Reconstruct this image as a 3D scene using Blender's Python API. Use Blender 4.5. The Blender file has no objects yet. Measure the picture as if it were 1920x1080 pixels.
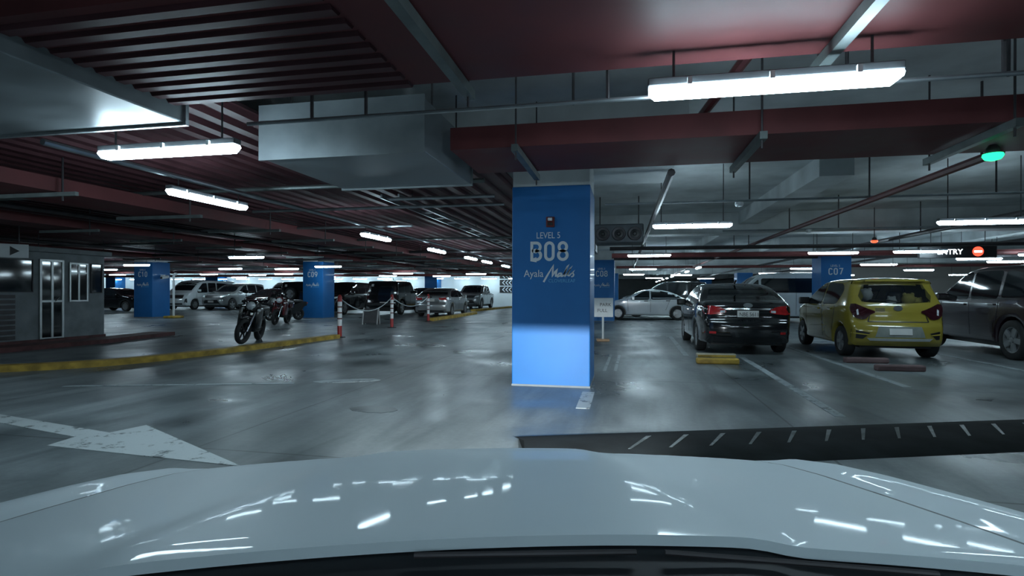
import bpy, bmesh, math, random
from mathutils import Vector, Matrix
from mathutils.bvhtree import BVHTree
random.seed(7)
R = math.radians
sc = bpy.context.scene
C = sc.collection

# ---------------------------------------------------------------- camera, world, exposure
CAM_YAW = R(11.5)
cd = bpy.data.cameras.new('camera')
cd.sensor_width = 36.0
cd.lens = 36.0 * 1030 / 1920
cd.shift_y = 8 / 1920
cd.clip_start = 0.05
cd.clip_end = 300
cam = bpy.data.objects.new('camera', cd)
cam.location = (0, 0, 1.25)
cam.rotation_euler = (R(90), R(-0.15), CAM_YAW)
C.objects.link(cam)
sc.camera = cam

wd = bpy.data.worlds.new('world')
sc.world = wd
wd.use_nodes = True
wd.node_tree.nodes['Background'].inputs[0].default_value = (0.010, 0.014, 0.02, 1)
wd.node_tree.nodes['Background'].inputs[1].default_value = 1.0

vs = sc.view_settings
vs.view_transform = 'Standard'
vs.look = 'None'
vs.gamma = 1
vs.use_curve_mapping = False
vs.exposure = 0.9
LAMP = 26.0            # radiance of a fluorescent diffuser
HEAD = 700.0            # watts of one headlamp

# ---------------------------------------------------------------- materials
MATS = {}
def mat(name, col, rough=0.5, metal=0.0, coat=0.0, var=0.12, scale=6.0, bump=0.0, emit=None, emit_s=0.0, spec=0.5, rvar=0.0, col2=None):
    if name in MATS: return MATS[name]
    m = bpy.data.materials.new(name); m.use_nodes = True
    nt = m.node_tree; b = nt.nodes['Principled BSDF']
    tc = nt.nodes.new('ShaderNodeTexCoord')
    nz = nt.nodes.new('ShaderNodeTexNoise')
    nz.inputs['Scale'].default_value = scale; nz.inputs['Detail'].default_value = 5
    nt.links.new(tc.outputs['Object'], nz.inputs['Vector'])
    rp = nt.nodes.new('ShaderNodeValToRGB')
    c2 = col2 or tuple(c * (1 + var) for c in col)
    c1 = col if col2 else tuple(c * (1 - var) for c in col)
    rp.color_ramp.elements[0].position = 0.35; rp.color_ramp.elements[1].position = 0.65
    rp.color_ramp.elements[0].color = (*c1, 1); rp.color_ramp.elements[1].color = (*c2, 1)
    nt.links.new(nz.outputs['Fac'], rp.inputs['Fac'])
    nt.links.new(rp.outputs['Color'], b.inputs['Base Color'])
    b.inputs['Roughness'].default_value = rough
    b.inputs['Metallic'].default_value = metal
    b.inputs['Coat Weight'].default_value = coat
    b.inputs['Coat Roughness'].default_value = 0.04
    b.inputs['Specular IOR Level'].default_value = spec
    if rvar:
        mr = nt.nodes.new('ShaderNodeMapRange')
        mr.inputs['To Min'].default_value = max(0.03, rough - rvar); mr.inputs['To Max'].default_value = min(1, rough + rvar)
        mr.inputs['From Min'].default_value = 0.3; mr.inputs['From Max'].default_value = 0.7
        nt.links.new(nz.outputs['Fac'], mr.inputs['Value']); nt.links.new(mr.outputs['Result'], b.inputs['Roughness'])
    if bump:
        bp = nt.nodes.new('ShaderNodeBump'); bp.inputs['Strength'].default_value = bump; bp.inputs['Distance'].default_value = 0.02
        nt.links.new(nz.outputs['Fac'], bp.inputs['Height']); nt.links.new(bp.outputs['Normal'], b.inputs['Normal'])
    if emit:
        b.inputs['Emission Color'].default_value = (*emit, 1)
        b.inputs['Emission Strength'].default_value = emit_s
    MATS[name] = m
    return m

def floor_mat():
    m = bpy.data.materials.new('sealed_concrete_floor'); m.use_nodes = True
    nt = m.node_tree; b = nt.nodes['Principled BSDF']; L = nt.links.new
    tc = nt.nodes.new('ShaderNodeTexCoord')
    def noise(s, d=6, ro=0.6, dist=0.0, vec=None):
        n = nt.nodes.new('ShaderNodeTexNoise'); n.inputs['Scale'].default_value = s; n.inputs['Detail'].default_value = d
        n.inputs['Roughness'].default_value = ro; n.inputs['Distortion'].default_value = dist
        L(vec or tc.outputs['Object'], n.inputs['Vector']); return n.outputs['Fac']
    def ramp(f, stops):
        r = nt.nodes.new('ShaderNodeValToRGB'); e = r.color_ramp.elements
        while len(e) < len(stops): e.new(0.5)
        for k, (p, c) in enumerate(stops): e[k].position = p; e[k].color = (*c, 1)
        L(f, r.inputs['Fac']); return r.outputs['Color']
    def mix(a, c, f, mode='MULTIPLY'):
        x = nt.nodes.new('ShaderNodeMix'); x.data_type = 'RGBA'; x.blend_type = mode
        x.inputs[0].default_value = f if isinstance(f, float) else 1
        if not isinstance(f, float): L(f, x.inputs[0])
        L(a, x.inputs[6]); L(c, x.inputs[7]); return x.outputs[2]
    big = noise(0.22, 5, 0.55, 0.8); mid = noise(0.75, 6, 0.55, 0.5); fine = noise(16, 6, 0.7)
    mp = nt.nodes.new('ShaderNodeMapping'); mp.inputs['Scale'].default_value = (2.2, 0.35, 1); L(tc.outputs['Object'], mp.inputs['Vector'])
    streak = noise(1.0, 6, 0.6, 0.5, mp.outputs['Vector'])
    base = ramp(big, [(0.35, (0.13, 0.152, 0.156)), (0.62, (0.26, 0.295, 0.305))])
    col = mix(base, ramp(mid, [(0.36, (0.6, 0.62, 0.63)), (0.62, (1.1, 1.1, 1.1))]), 0.95)
    col = mix(col, ramp(fine, [(0.3, (0.82, 0.82, 0.82)), (0.7, (1.1, 1.1, 1.1))]), 0.8)
    col = mix(col, ramp(streak, [(0.36, (0.5, 0.52, 0.53)), (0.6, (1.05, 1.05, 1.05))]), 0.8)
    # pour joints
    br = nt.nodes.new('ShaderNodeTexBrick'); br.offset = 0; br.inputs['Scale'].default_value = 1
    br.inputs['Brick Width'].default_value = 4.9; br.inputs['Row Height'].default_value = 4.2; br.inputs['Mortar Size'].default_value = 0.012
    br.inputs['Color1'].default_value = br.inputs['Color2'].default_value = (1, 1, 1, 1); br.inputs['Mortar'].default_value = (0.35, 0.35, 0.35, 1)
    mj = nt.nodes.new('ShaderNodeMapping'); mj.inputs['Location'].default_value = (3.35, 0.4, 0); L(tc.outputs['Object'], mj.inputs['Vector'])
    L(mj.outputs['Vector'], br.inputs['Vector'])
    col = mix(col, br.outputs['Color'], 0.8)
    L(col, b.inputs['Base Color'])
    mr = nt.nodes.new('ShaderNodeMapRange'); L(mid, mr.inputs['Value'])
    mr.inputs['From Min'].default_value = 0.34; mr.inputs['From Max'].default_value = 0.62
    mr.inputs['To Min'].default_value = 0.27; mr.inputs['To Max'].default_value = 0.5
    L(mr.outputs['Result'], b.inputs['Roughness'])
    bp = nt.nodes.new('ShaderNodeBump'); bp.inputs['Strength'].default_value = 0.15; bp.inputs['Distance'].default_value = 0.006
    L(fine, bp.inputs['Height']); L(bp.outputs['Normal'], b.inputs['Normal'])
    b.inputs['Specular IOR Level'].default_value = 0.45
    return m

def worn_paint(name, col, keep=0.5):
    m = bpy.data.materials.new(name); m.use_nodes = True
    nt = m.node_tree; b = nt.nodes['Principled BSDF']
    tc = nt.nodes.new('ShaderNodeTexCoord'); nz = nt.nodes.new('ShaderNodeTexNoise')
    nz.inputs['Scale'].default_value = 5; nz.inputs['Detail'].default_value = 9; nz.inputs['Roughness'].default_value = 0.75
    nt.links.new(tc.outputs['Object'], nz.inputs['Vector'])
    rp = nt.nodes.new('ShaderNodeValToRGB'); e = rp.color_ramp.elements
    e[0].position = 0.5 - keep * 0.3; e[0].color = (0.11, 0.13, 0.135, 1)
    e[1].position = 0.56 - keep * 0.3; e[1].color = (*col, 1)
    nt.links.new(nz.outputs['Fac'], rp.inputs['Fac']); nt.links.new(rp.outputs['Color'], b.inputs['Base Color'])
    b.inputs['Roughness'].default_value = 0.5
    return m

FLOOR = floor_mat()
CONC = mat('concrete_soffit', (0.58, 0.62, 0.63), 0.8, var=0.18, scale=1.2, bump=0.1)
CONC_D = mat('concrete_grey_block', (0.20, 0.225, 0.24), 0.75, var=0.2, scale=2.5, bump=0.15)
WALLW = mat('white_painted_wall', (0.76, 0.84, 0.86), 0.6, var=0.05, scale=0.8)
WALLB = mat('beige_painted_wall', (0.50, 0.48, 0.45), 0.7, var=0.06, scale=0.8)
BLUE = mat('glossy_blue_column_paint', (0.014, 0.142, 0.40), 0.5, var=0.06, scale=1.6, coat=0.04, spec=0.35)
RED = mat('red_oxide_painted_steel', (0.130, 0.037, 0.039), 0.6, spec=0.25, var=0.18, scale=2.0, rvar=0.1)
DECK = mat('dark_red_deck_paint', (0.085, 0.032, 0.038), 0.55, spec=0.2, var=0.25, scale=1.5, rvar=0.1)
GALV = mat('galvanised_sheet', (0.24, 0.27, 0.285), 0.42, 0.4, var=0.15, scale=3.0, rvar=0.1)
PIPE = mat('grey_steel_pipe', (0.30, 0.33, 0.35), 0.35, 0.7, var=0.15)
PIPE_D = mat('dark_steel_pipe', (0.055, 0.05, 0.055), 0.5, 0.2, var=0.2)
PIPE_R = mat('dark_red_sprinkler_pipe', (0.13, 0.035, 0.035), 0.4, var=0.15)
STRUT = mat('strut_channel_grey_green', (0.13, 0.155, 0.155), 0.45, 0.5, var=0.15)
TUBE = mat('fluorescent_diffuser', (0.9, 0.95, 1), 0.3, emit=(0.66, 0.88, 1.0), emit_s=LAMP, var=0.01)
HOUSE = mat('lamp_housing_grey', (0.10, 0.11, 0.12), 0.5)
YEL = mat('yellow_kerb_paint', (0.40, 0.26, 0.04), 0.6, var=0.35, scale=5, bump=0.2)
DKRED = mat('dark_red_kerb_paint', (0.10, 0.035, 0.035), 0.7, var=0.3)
WHITE = mat('white_plastic', (0.72, 0.76, 0.78), 0.45, var=0.04)
WPNT = worn_paint('worn_white_road_paint', (0.50, 0.55, 0.56), 0.36)
WPNT2 = worn_paint('faded_white_road_paint', (0.34, 0.39, 0.41), 0.30)
LETTER = mat('white_lettering', (0.62, 0.68, 0.72), 0.5, var=0.02)
LETTERB = mat('light_blue_lettering', (0.12, 0.42, 0.70), 0.5, var=0.02)
BLACK = mat('black_plastic', (0.012, 0.013, 0.015), 0.45, var=0.2)
RUBBER = mat('tyre_rubber', (0.016, 0.017, 0.018), 0.75, var=0.2)
GLASS = mat('tinted_car_glass', (0.008, 0.011, 0.014), 0.06, spec=0.6, var=0.1)
CHROME = mat('chrome', (0.75, 0.78, 0.8), 0.12, 1.0, var=0.03)
ALLOY = mat('alloy_wheel', (0.30, 0.32, 0.33), 0.4, 0.5, var=0.06)
TAIL = mat('red_tail_lamp', (0.42, 0.02, 0.022), 0.12, coat=0.6, var=0.2, scale=14)
TAILD = mat('smoked_tail_lamp', (0.035, 0.008, 0.012), 0.08, coat=0.8, var=0.3, scale=14)
LENS = mat('clear_head_lamp', (0.62, 0.67, 0.70), 0.1, coat=0.6, var=0.25, scale=18)
PLATE = mat('number_plate_white', (0.62, 0.62, 0.60), 0.5, var=0.04)
P_BLACK = mat('black_car_paint', (0.008, 0.009, 0.011), 0.12, coat=1.0, var=0.05)
P_MAROON = mat('dark_maroon_car_paint', (0.022, 0.011, 0.017), 0.22, coat=0.8, var=0.05)
P_DGREY = mat('dark_grey_car_paint', (0.035, 0.04, 0.045), 0.22, 0.3, coat=0.8, var=0.05)
P_WHITE = mat('white_car_paint', (0.64, 0.70, 0.73), 0.18, coat=1.0, var=0.02)
P_HOOD = mat('white_bonnet_paint', (0.69, 0.79, 0.84), 0.5, coat=0.16, spec=0.15, var=0.012, scale=2)
P_SILVER = mat('silver_car_paint', (0.42, 0.45, 0.46), 0.24, 0.6, coat=1.0, var=0.03)
P_GREY = mat('grey_car_paint', (0.22, 0.245, 0.255), 0.24, 0.5, coat=1.0, var=0.03)
P_YEL = mat('yellow_car_paint', (0.29, 0.235, 0.035), 0.2, coat=1.0, var=0.03)
P_RED = mat('dark_red_bike_paint', (0.10, 0.012, 0.016), 0.2, coat=0.8)
RED_P = mat('red_reflective_band', (0.34, 0.025, 0.025), 0.4, var=0.1)
ALU = mat('aluminium_frame', (0.52, 0.55, 0.56), 0.35, 0.5, var=0.08)

# ---------------------------------------------------------------- helpers
def obj(name, geo, m, parent=None, smooth=False, angle=None):
    if isinstance(geo, bmesh.types.BMesh):
        me = bpy.data.meshes.new(name); geo.normal_update(); geo.to_mesh(me); geo.free()
    else:
        me = geo
    if m is not None and not me.materials: me.materials.append(m)
    if smooth:
        me.polygons.foreach_set('use_smooth', [True] * len(me.polygons))
        me.set_sharp_from_angle(angle=R(angle or 35))
    o = bpy.data.objects.new(name, me); C.objects.link(o)
    if parent is not None: o.parent = parent
    return o

def tag(o, label=None, cat=None, group=None, kind=None):
    if label: o['label'] = label
    if cat: o['category'] = cat
    if group: o['group'] = group
    if kind: o['kind'] = kind
    return o

def thing(name, label, cat, loc=(0, 0, 0), rz=0.0, group=None):
    o = bpy.data.objects.new(name, None); C.objects.link(o)
    o.empty_display_size = 0.2
    o.location = loc; o.rotation_euler = (0, 0, rz)
    return tag(o, label, cat, group)

def copy_tree(o, parent=None):
    c = o.copy(); C.objects.link(c); c.parent = parent
    for ch in o.children: copy_tree(ch, c)
    return c

def box(bm, lo, hi, M=None):
    vs_ = [bm.verts.new((x, y, z)) for x in (lo[0], hi[0]) for y in (lo[1], hi[1]) for z in (lo[2], hi[2])]
    for f in ((0, 1, 3, 2), (4, 6, 7, 5), (0, 4, 5, 1), (2, 3, 7, 6), (0, 2, 6, 4), (1, 5, 7, 3)):
        bm.faces.new([vs_[i] for i in f])
    if M is not None: bmesh.ops.transform(bm, matrix=M, verts=vs_)
    return vs_

def bx(lo, hi, bevel=0.0, M=None):
    bm = bmesh.new(); box(bm, lo, hi)
    if bevel: bmesh.ops.bevel(bm, geom=bm.edges[:], offset=bevel, segments=2, affect='EDGES', profile=0.5)
    if M is not None: bmesh.ops.transform(bm, matrix=M, verts=bm.verts[:])
    return bm

def tube(bm, pts, r, seg=8, closed=False, cap=True):
    pts = [Vector(p) for p in pts]; n = len(pts); rings = []
    up = None
    for i, p in enumerate(pts):
        a = pts[i - 1] if (i > 0 or closed) else p
        b = pts[(i + 1) % n] if (i < n - 1 or closed) else p
        d = (b - a).normalized()
        if up is None:
            up = d.orthogonal().normalized()
        else:
            up = (up - d * up.dot(d)); up = up.normalized() if up.length > 1e-6 else d.orthogonal().normalized()
        s = d.cross(up); rr = r[i] if isinstance(r, (list, tuple)) else r
        rings.append([bm.verts.new(p + (up * math.cos(t) + s * math.sin(t)) * rr) for t in [2 * math.pi * k / seg for k in range(seg)]])
    for i in range(n if closed else n - 1):
        A, B = rings[i], rings[(i + 1) % n]
        for k in range(seg): bm.faces.new((A[k], A[(k + 1) % seg], B[(k + 1) % seg], B[k]))
    if cap and not closed:
        bm.faces.new(rings[0][::-1]); bm.faces.new(rings[-1])

def tb(pts, r, seg=8, closed=False):
    bm = bmesh.new(); tube(bm, pts, r, seg, closed); return bm

def lathe(prof, seg=24, axis='Y', M=None, close=True):
    bm = bmesh.new(); rings = []
    for (r, h) in prof:
        ring = []
        for k in range(seg):
            t = 2 * math.pi * k / seg; c, s = r * math.cos(t), r * math.sin(t)
            ring.append(bm.verts.new((c, h, s) if axis == 'Y' else (c, s, h) if axis == 'Z' else (h, c, s)))
        rings.append(ring)
    for A, B in zip(rings, rings[1:]):
        for k in range(seg): bm.faces.new((A[k], A[(k + 1) % seg], B[(k + 1) % seg], B[k]))
    if close:
        bm.faces.new(rings[0][::-1]); bm.faces.new(rings[-1])
    bmesh.ops.recalc_face_normals(bm, faces=bm.faces[:])
    if M is not None: bmesh.ops.transform(bm, matrix=M, verts=bm.verts[:])
    return bm

def prism(poly, z0, z1):
    bm = bmesh.new()
    a = [bm.verts.new((x, y, z0)) for x, y in poly]; b = [bm.verts.new((x, y, z1)) for x, y in poly]
    bm.faces.new(a[::-1]); bm.faces.new(b)
    n = len(poly)
    for i in range(n): bm.faces.new((a[i], a[(i + 1) % n], b[(i + 1) % n], b[i]))
    bmesh.ops.recalc_face_normals(bm, faces=bm.faces[:])
    return bm

def chaikin(p, it=2, closed=False):
    for _ in range(it):
        q = [] if closed else [p[0]]
        for i in range(len(p) if closed else len(p) - 1):
            a, b = p[i], p[(i + 1) % len(p)]
            q.append((a[0] * .75 + b[0] * .25, a[1] * .75 + b[1] * .25)); q.append((a[0] * .25 + b[0] * .75, a[1] * .25 + b[1] * .75))
        if not closed: q.append(p[-1])
        p = q
    return p

def roundp(p, rad):
    out = []
    for i in range(len(p)):
        a, q, b = Vector(p[i - 1]), Vector(p[i]), Vector(p[(i + 1) % len(p)])
        for e in (a, b):
            d = e - q; k_ = min(rad, d.length * .45); v = q + d.normalized() * k_; out.append((v.x, v.y))
        m_ = Vector(out[-2]) * .3 + Vector(out[-1]) * .3 + q * .4; out.insert(-1, (m_.x, m_.y))
    return out
def arc(cx, cy, rx, ry, a0, a1, n=10):
    return [(cx + rx * math.cos(R(a0 + (a1 - a0) * i / n)), cy + ry * math.sin(R(a0 + (a1 - a0) * i / n))) for i in range(n + 1)]

def stroke(bm, pts, wid, th=0.006, closed=False, y=0.0):
    """flat ribbon letter stroke in the xz plane, standing th proud of y towards -y"""
    n = len(pts); P = [Vector((p[0], p[1])) for p in pts]; Ls, Rs = [], []
    for i in range(n):
        a = P[i - 1] if (i > 0 or closed) else None
        b = P[(i + 1) % n] if (i < n - 1 or closed) else None
        d1 = (P[i] - a).normalized() if a is not None else None
        d2 = (b - P[i]).normalized() if b is not None else None
        d = (d1 + d2) if d1 is not None and d2 is not None else (d1 or d2)
        d = d.normalized() if d.length > 1e-6 else d2
        nrm = Vector((-d.y, d.x)); k = 1.0
        if d1 is not None and d2 is not None: k = min(1.8, 1 / max(0.3, d.dot(d2)))
        w_ = (wid[i] if isinstance(wid, (list, tuple)) else wid) * 0.5 * k
        Ls.append(P[i] + nrm * w_); Rs.append(P[i] - nrm * w_)
    F = [[bm.verts.new((v.x, y - th, v.y)) for v in S] for S in (Ls, Rs)]
    B = [[bm.verts.new((v.x, y, v.y)) for v in S] for S in (Ls, Rs)]
    for i in range(n if closed else n - 1):
        j = (i + 1) % n
        bm.faces.new((F[0][i], F[0][j], F[1][j], F[1][i]))
        bm.faces.new((F[0][i], B[0][i], B[0][j], F[0][j])); bm.faces.new((F[1][i], F[1][j], B[1][j], B[1][i]))
    if not closed:
        for i in (0, n - 1): bm.faces.new((F[0][i], F[1][i], B[1][i], B[0][i]))

GLYPH = {
    '0': [(arc(.26, .76, .23, .24, 0, 180) + arc(.26, .24, .23, .24, 180, 360), True)],
    '8': [(arc(.26, .755, .225, .245, 0, 360, 20)[:-1], True), (arc(.26, .26, .26, .26, 0, 360, 20)[:-1], True)],
    '9': [(arc(.26, .70, .26, .30, 0, 360, 20)[:-1], True), ([(.52, .70), (.50, .48), (.24, .0)], False)],
    '7': [([(.0, 1), (.52, 1), (.2, 0)], False)],
    '1': [([(.05, .72), (.27, 1), (.27, 0)], False)],
    'B': [([(0, .52), (.28, .52)] + arc(.28, .76, .23, .24, -90, 90) + [(0, 1), (0, 0), (.28, 0)] + arc(.28, .26, .26, .26, -90, 90) + [(.2, .52)], False)],
    'C': [(arc(.26, .76, .24, .24, 10, 180) + arc(.26, .24, .24, .24, 180, 350), False)],
}
def code_text(text, h, wid):
    bm = bmesh.new(); x = 0.0
    tot = len(text) * 0.52 * h + (len(text) - 1) * 0.28 * h
    for ch in text:
        for pts, cl in GLYPH[ch]:
            stroke(bm, [(-tot / 2 + x + p[0] * h, p[1] * h) for p in pts], wid, closed=cl)
        x += 0.80 * h
    return bm

def text_mesh(body, size, ext=0.003, align='CENTER', sx=1.0):
    cu = bpy.data.curves.new('t', 'FONT'); cu.body = body; cu.size = size; cu.extrude = ext; cu.align_x = align; cu.resolution_u = 3
    o = bpy.data.objects.new('t', cu); C.objects.link(o)
    me = bpy.data.meshes.new_from_object(o.evaluated_get(bpy.context.evaluated_depsgraph_get()))
    bpy.data.objects.remove(o); bpy.data.curves.remove(cu)
    me.transform(Matrix.Rotation(R(90), 4, 'X') @ Matrix.Diagonal((sx, 1, 1, 1)))
    me.materials.clear()
    return me

# ---------------------------------------------------------------- the setting
def struct(name, bm, m, label=None, smooth=False):
    return tag(obj(name, bm, m, smooth=smooth), label, None, None, 'structure')

struct('floor', bx((-62, -12, -0.3), (40, 86, 0)), FLOOR, 'stained glossy concrete car park floor')
ceil = struct('ceiling', bx((-62, -12, 3.4), (40, 86, 3.7)), CONC, 'grey concrete slab soffit over the car park')
struct('wall_back', bx((-62, 45, 0), (-3.5, 45.3, 3.4)), WALLW, 'white painted wall far behind the parked cars')
struct('wall_side', bx((-3.8, 45.3, 0), (-3.5, 86, 3.4)), WALLW, 'white painted return wall behind the blue columns')
struct('wall_far', bx((-3.5, 85.7, 0), (40, 86, 3.4)), WALLW, 'white end wall at the far end of the right aisle')
struct('wall_left', bx((-62, -12, 0), (-61.7, 45, 3.4)), WALLW, 'white painted wall on the far left')
struct('wall_right', bx((39.7, -12, 0), (40, 86, 3.4)), WALLB, 'beige wall on the far right')
struct('wall_behind', bx((-62, -12.3, 0), (40, -12, 3.4)), WALLB, 'beige wall behind the camera car')
wr = struct('wall_lobby', bx((16.5, 45, 0), (30, 45.3, 3.4)), WALLB, 'beige lobby wall at the far right behind the yellow hatchback')
lob = thing('lobby_entrance', 'white framed glass lobby entrance beside the blue C07 column', 'entrance', (14.6, 45.1, 0))
obj('frame', bx((-1.9, -0.05, 2.3), (1.9, 0.1, 2.6)), WHITE, lob)
for i in range(5):
    obj('post', bx((-1.9 + i * 0.93, -0.05, 0), (-1.82 + i * 0.93, 0.1, 2.3)), WHITE, lob)
for i in range(4):
    obj('pane', bx((-1.82 + i * 0.93, 0.0, 0), (-0.97 + i * 0.93, 0.02, 2.3)), mat('lobby_glass_lit', (0.5, 0.6, 0.65), 0.2, emit=(0.8, 0.92, 1), emit_s=0.5), lob)

# corrugated deck under the slab on the left: sheets with real ribs, along y
def deck_sheet(length, n=3, pitch=0.30, depth=0.05):
    bm = bmesh.new(); prof = []
    for k in range(n):
        x0 = k * pitch
        prof += [(x0, 0), (x0 + pitch * .42, 0), (x0 + pitch * .54, depth), (x0 + pitch * .88, depth)]
    prof.append((n * pitch, 0))
    a = [bm.verts.new((x, 0, z)) for x, z in prof]; b = [bm.verts.new((x, length, z)) for x, z in prof]
    for i in range(len(prof) - 1): bm.faces.new((a[i], b[i], b[i + 1], a[i + 1]))
    me = bpy.data.meshes.new('deck_sheet'); bm.to_mesh(me); bm.free(); me.materials.append(DECK); return me
deck_long = deck_sheet(41.4); deck_short = deck_sheet(38.7)
deck = thing('metal_deck', 'dark red corrugated metal deck hanging over the left aisles', None, (0, 0, 2.95))
deck['kind'] = 'structure'
x = -3.45
k = 0
while x > -61:
    o = obj('deck_sheet', deck_long, None, deck); o.location = (x - 0.9, 3.5, 0.004 * (k % 2)); x -= 0.9; k += 1
for i in range(2):
    o = obj('deck_sheet', deck_short, None, deck); o.location = (-3.45 + 0.9 * i, 6.2, 0.004 * i)
for o in (obj('drop_panel', bx((-2.6, 6.3, 3.05), (0.7, 9.3, 3.4)), CONC, ceil), obj('drop_panel', bx((5.9, 22.9, 3.05), (9.3, 26.2, 3.4)), CONC, ceil),
          obj('drop_panel', bx((-2.6, 22.9, 3.05), (0.8, 26.2, 3.4)), CONC, ceil), obj('drop_panel', bx((5.9, 6.1, 3.05), (9.3, 9.4, 3.4)), CONC, ceil)):
    pass
for y0 in (15.6, 32.4, 49.2, 66): obj('beam', bx((-1.5, y0, 2.85), (40, y0 + 0.6, 3.4)), CONC, ceil)
for x0 in (3.0, 11.6): obj('beam', bx((x0, 9.4, 3.08), (x0 + 0.5, 86, 3.4)), CONC, ceil)

# ---------------------------------------------------------------- blue numbered columns
def column(code, x, y, label, w=1.04, logo=True, z1=3.05, rich=True):
    """x, y: centre of the front face"""
    t = thing('column', label, 'column', (x, y, 0), 0, 'blue concrete columns')
    obj('shaft', bx((-w / 2, 0, 0.0), (w / 2, w, 2.66), 0.012), BLUE, t)
    obj('column_head', bx((-w / 2 + .01, .01, 2.66), (w / 2 - .01, w - .01, z1)), CONC, t)
    obj('base_strip', bx((-w / 2 - .004, -.004, 0.0), (w / 2 + .004, w + .004, 0.025)), CONC_D, t)
    if code:
        up = 0.0 if code == 'B08' else 0.27
        lg = 0.0 if code == 'B08' else 0.07
        o = obj('number_lettering', code_text(code, 0.222, 0.038), LETTER, t); o.location = (-0.015, -0.001, 1.683 + up)
        o = obj('level_lettering', text_mesh('LEVEL 5', 0.118, 0.003, sx=0.82), LETTER, t); o.location = (-0.03, -0.004, 1.965 + up)
        if logo:
            o = obj('name_lettering', text_mesh('Ayala', 0.135, 0.003, sx=0.9), LETTER, t); o.location = (-0.225, -0.004, 1.455 + lg)
            S = lambda px, py: ((px - 549) / 7.71 / 142.3, 1.25 + (548 - (400 + py / 7.71)) / 142.3)
            bm = bmesh.new()
            for pts, wd_ in (([(448, 992), (500, 900), (590, 752), (582, 830), (576, 905), (610, 850), (645, 812), (630, 870), (627, 915)], .024),
                             ([(705, 862), (675, 868), (652, 895), (655, 914), (690, 900), (712, 868), (708, 908), (730, 905), (770, 830), (812, 748), (790, 770), (745, 880), (760, 905), (800, 860), (860, 768), (835, 800), (795, 885), (815, 906)], .019),
                             ([(815, 906), (850, 870), (892, 828), (868, 855), (886, 885), (878, 905), (850, 917)], .018)):
                stroke(bm, [S(*p) for p in pts], wd_, 0.006)
            obj('script_lettering', bm, LETTER, t).location = (0, 0, lg)
            o = obj('place_lettering', text_mesh('CLOVERLEAF', 0.062, 0.003, sx=0.98), LETTERB, t); o.location = (0.15, -0.004, 1.382 + lg)
    return t
column('B08', -0.95, 7.22, 'big blue square column numbered B08 standing closest to the camera')
column('C08', -0.92, 24.05, 'blue column numbered C08 behind the white notice sign')
column('C09', -14.3, 23.4, 'blue column numbered C09 beside the parked scooters')
column('C10', -22.5, 22.2, 'blue column numbered C10 next to the thin white post')
column('C07', 7.8, 22.6, 'blue column numbered C07 rising behind the yellow hatchback')
column(None, -0.92, 40.9, 'plain blue column half hidden behind the C08 column')
column(None, 8.3, 40.9, 'plain blue column showing above the white van roof')
column(None, 8.1, 57.7, 'small far blue column behind the white van, right of the black roof')
column(None, -15.9, 43.9, 'blue column against the white back wall above the silver sedan', w=1.1)
column(None, -37.0, 43.8, 'blue column against the white back wall above the white van at left', w=1.3)
column(None, -48.2, 43.9, 'blue column against the back wall left of column C10', w=1.1)
st = thing('alarm_strobe', 'small dark red fire alarm strobe above the B08 lettering', 'alarm', (-0.95, 7.22, 2.12))
obj('back_box', bx((-.055, -.05, -.01), (.055, 0, .125), .008), mat('alarm_dark_red', (0.12, 0.012, 0.015), 0.35), st)
obj('strobe_lens', bx((-.03, -.075, .07), (.03, -.045, .11), .008), LENS, st)
obj('sounder_grille', bx((-.035, -.056, .01), (.035, -.045, .05), .004), BLACK, st)

# ---------------------------------------------------------------- ceiling services
def run(name, label, cat, p0, p1, r, m, seg=8, group=None):
    o = obj(name, tb([p0, p1], r, seg), m, None, True); return tag(o, label, cat, group)

# wide red trays hung on strut trapezes
def red_tray(label, x0, x1, y0, y1, z0, h, struts, ribs=None, hang=True):
    t = thing('cable_tray', label, 'cable tray', (0, 0, 0))
    obj('tray_bottom', bx((x0, y0, z0), (x1, y1, z0 + .03)), RED, t)
    obj('side_rail', bx((x0, y0, z0 + .03), (x1, y0 + .03, z0 + h)), RED, t)
    obj('side_rail', bx((x0, y1 - .03, z0 + .03), (x1, y1, z0 + h)), RED, t)
    if ribs:
        n = int((y1 - y0) / 0.135)
        for i in range(n):
            yy = y0 + 0.06 + i * 0.135
            obj('rib', prism([(0, 0), (0.10, 0), (0.08, 0.022), (0.02, 0.022)], ribs[0], ribs[1]), DECK, t).matrix_local = Matrix(((0, 0, 1, 0), (1, 0, 0, yy), (0, -1, 0, z0 + .001), (0, 0, 0, 1)))
    for sx in struts:
        obj('strut_channel', bx((sx - .03, y0 - .14, z0 - .075), (sx + .03, y1 + .14, z0 - .012)), STRUT, t)
        for yy in (y0 - .08, y1 + .08): obj('threaded_rod', tb([(sx, yy, z0 - .14), (sx, yy, 3.4)], .009, 6), PIPE_D, t)
    return t
red_tray('wide red tray running across the top of the picture, ribbed at its left end', -3.15, 10, 2.15, 3.38, 2.6, 0.2, (-1.0, 1.1, 3.1, 5.1), ribs=(-3.15, -1.35))
red_tray('wide red tray lit orange by the lamp, in front of the blue B08 column', -1.62, 10, 5.0, 6.05, 2.6, 0.21, (-0.97, 1.13, 2.95, 5.0))
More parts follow.
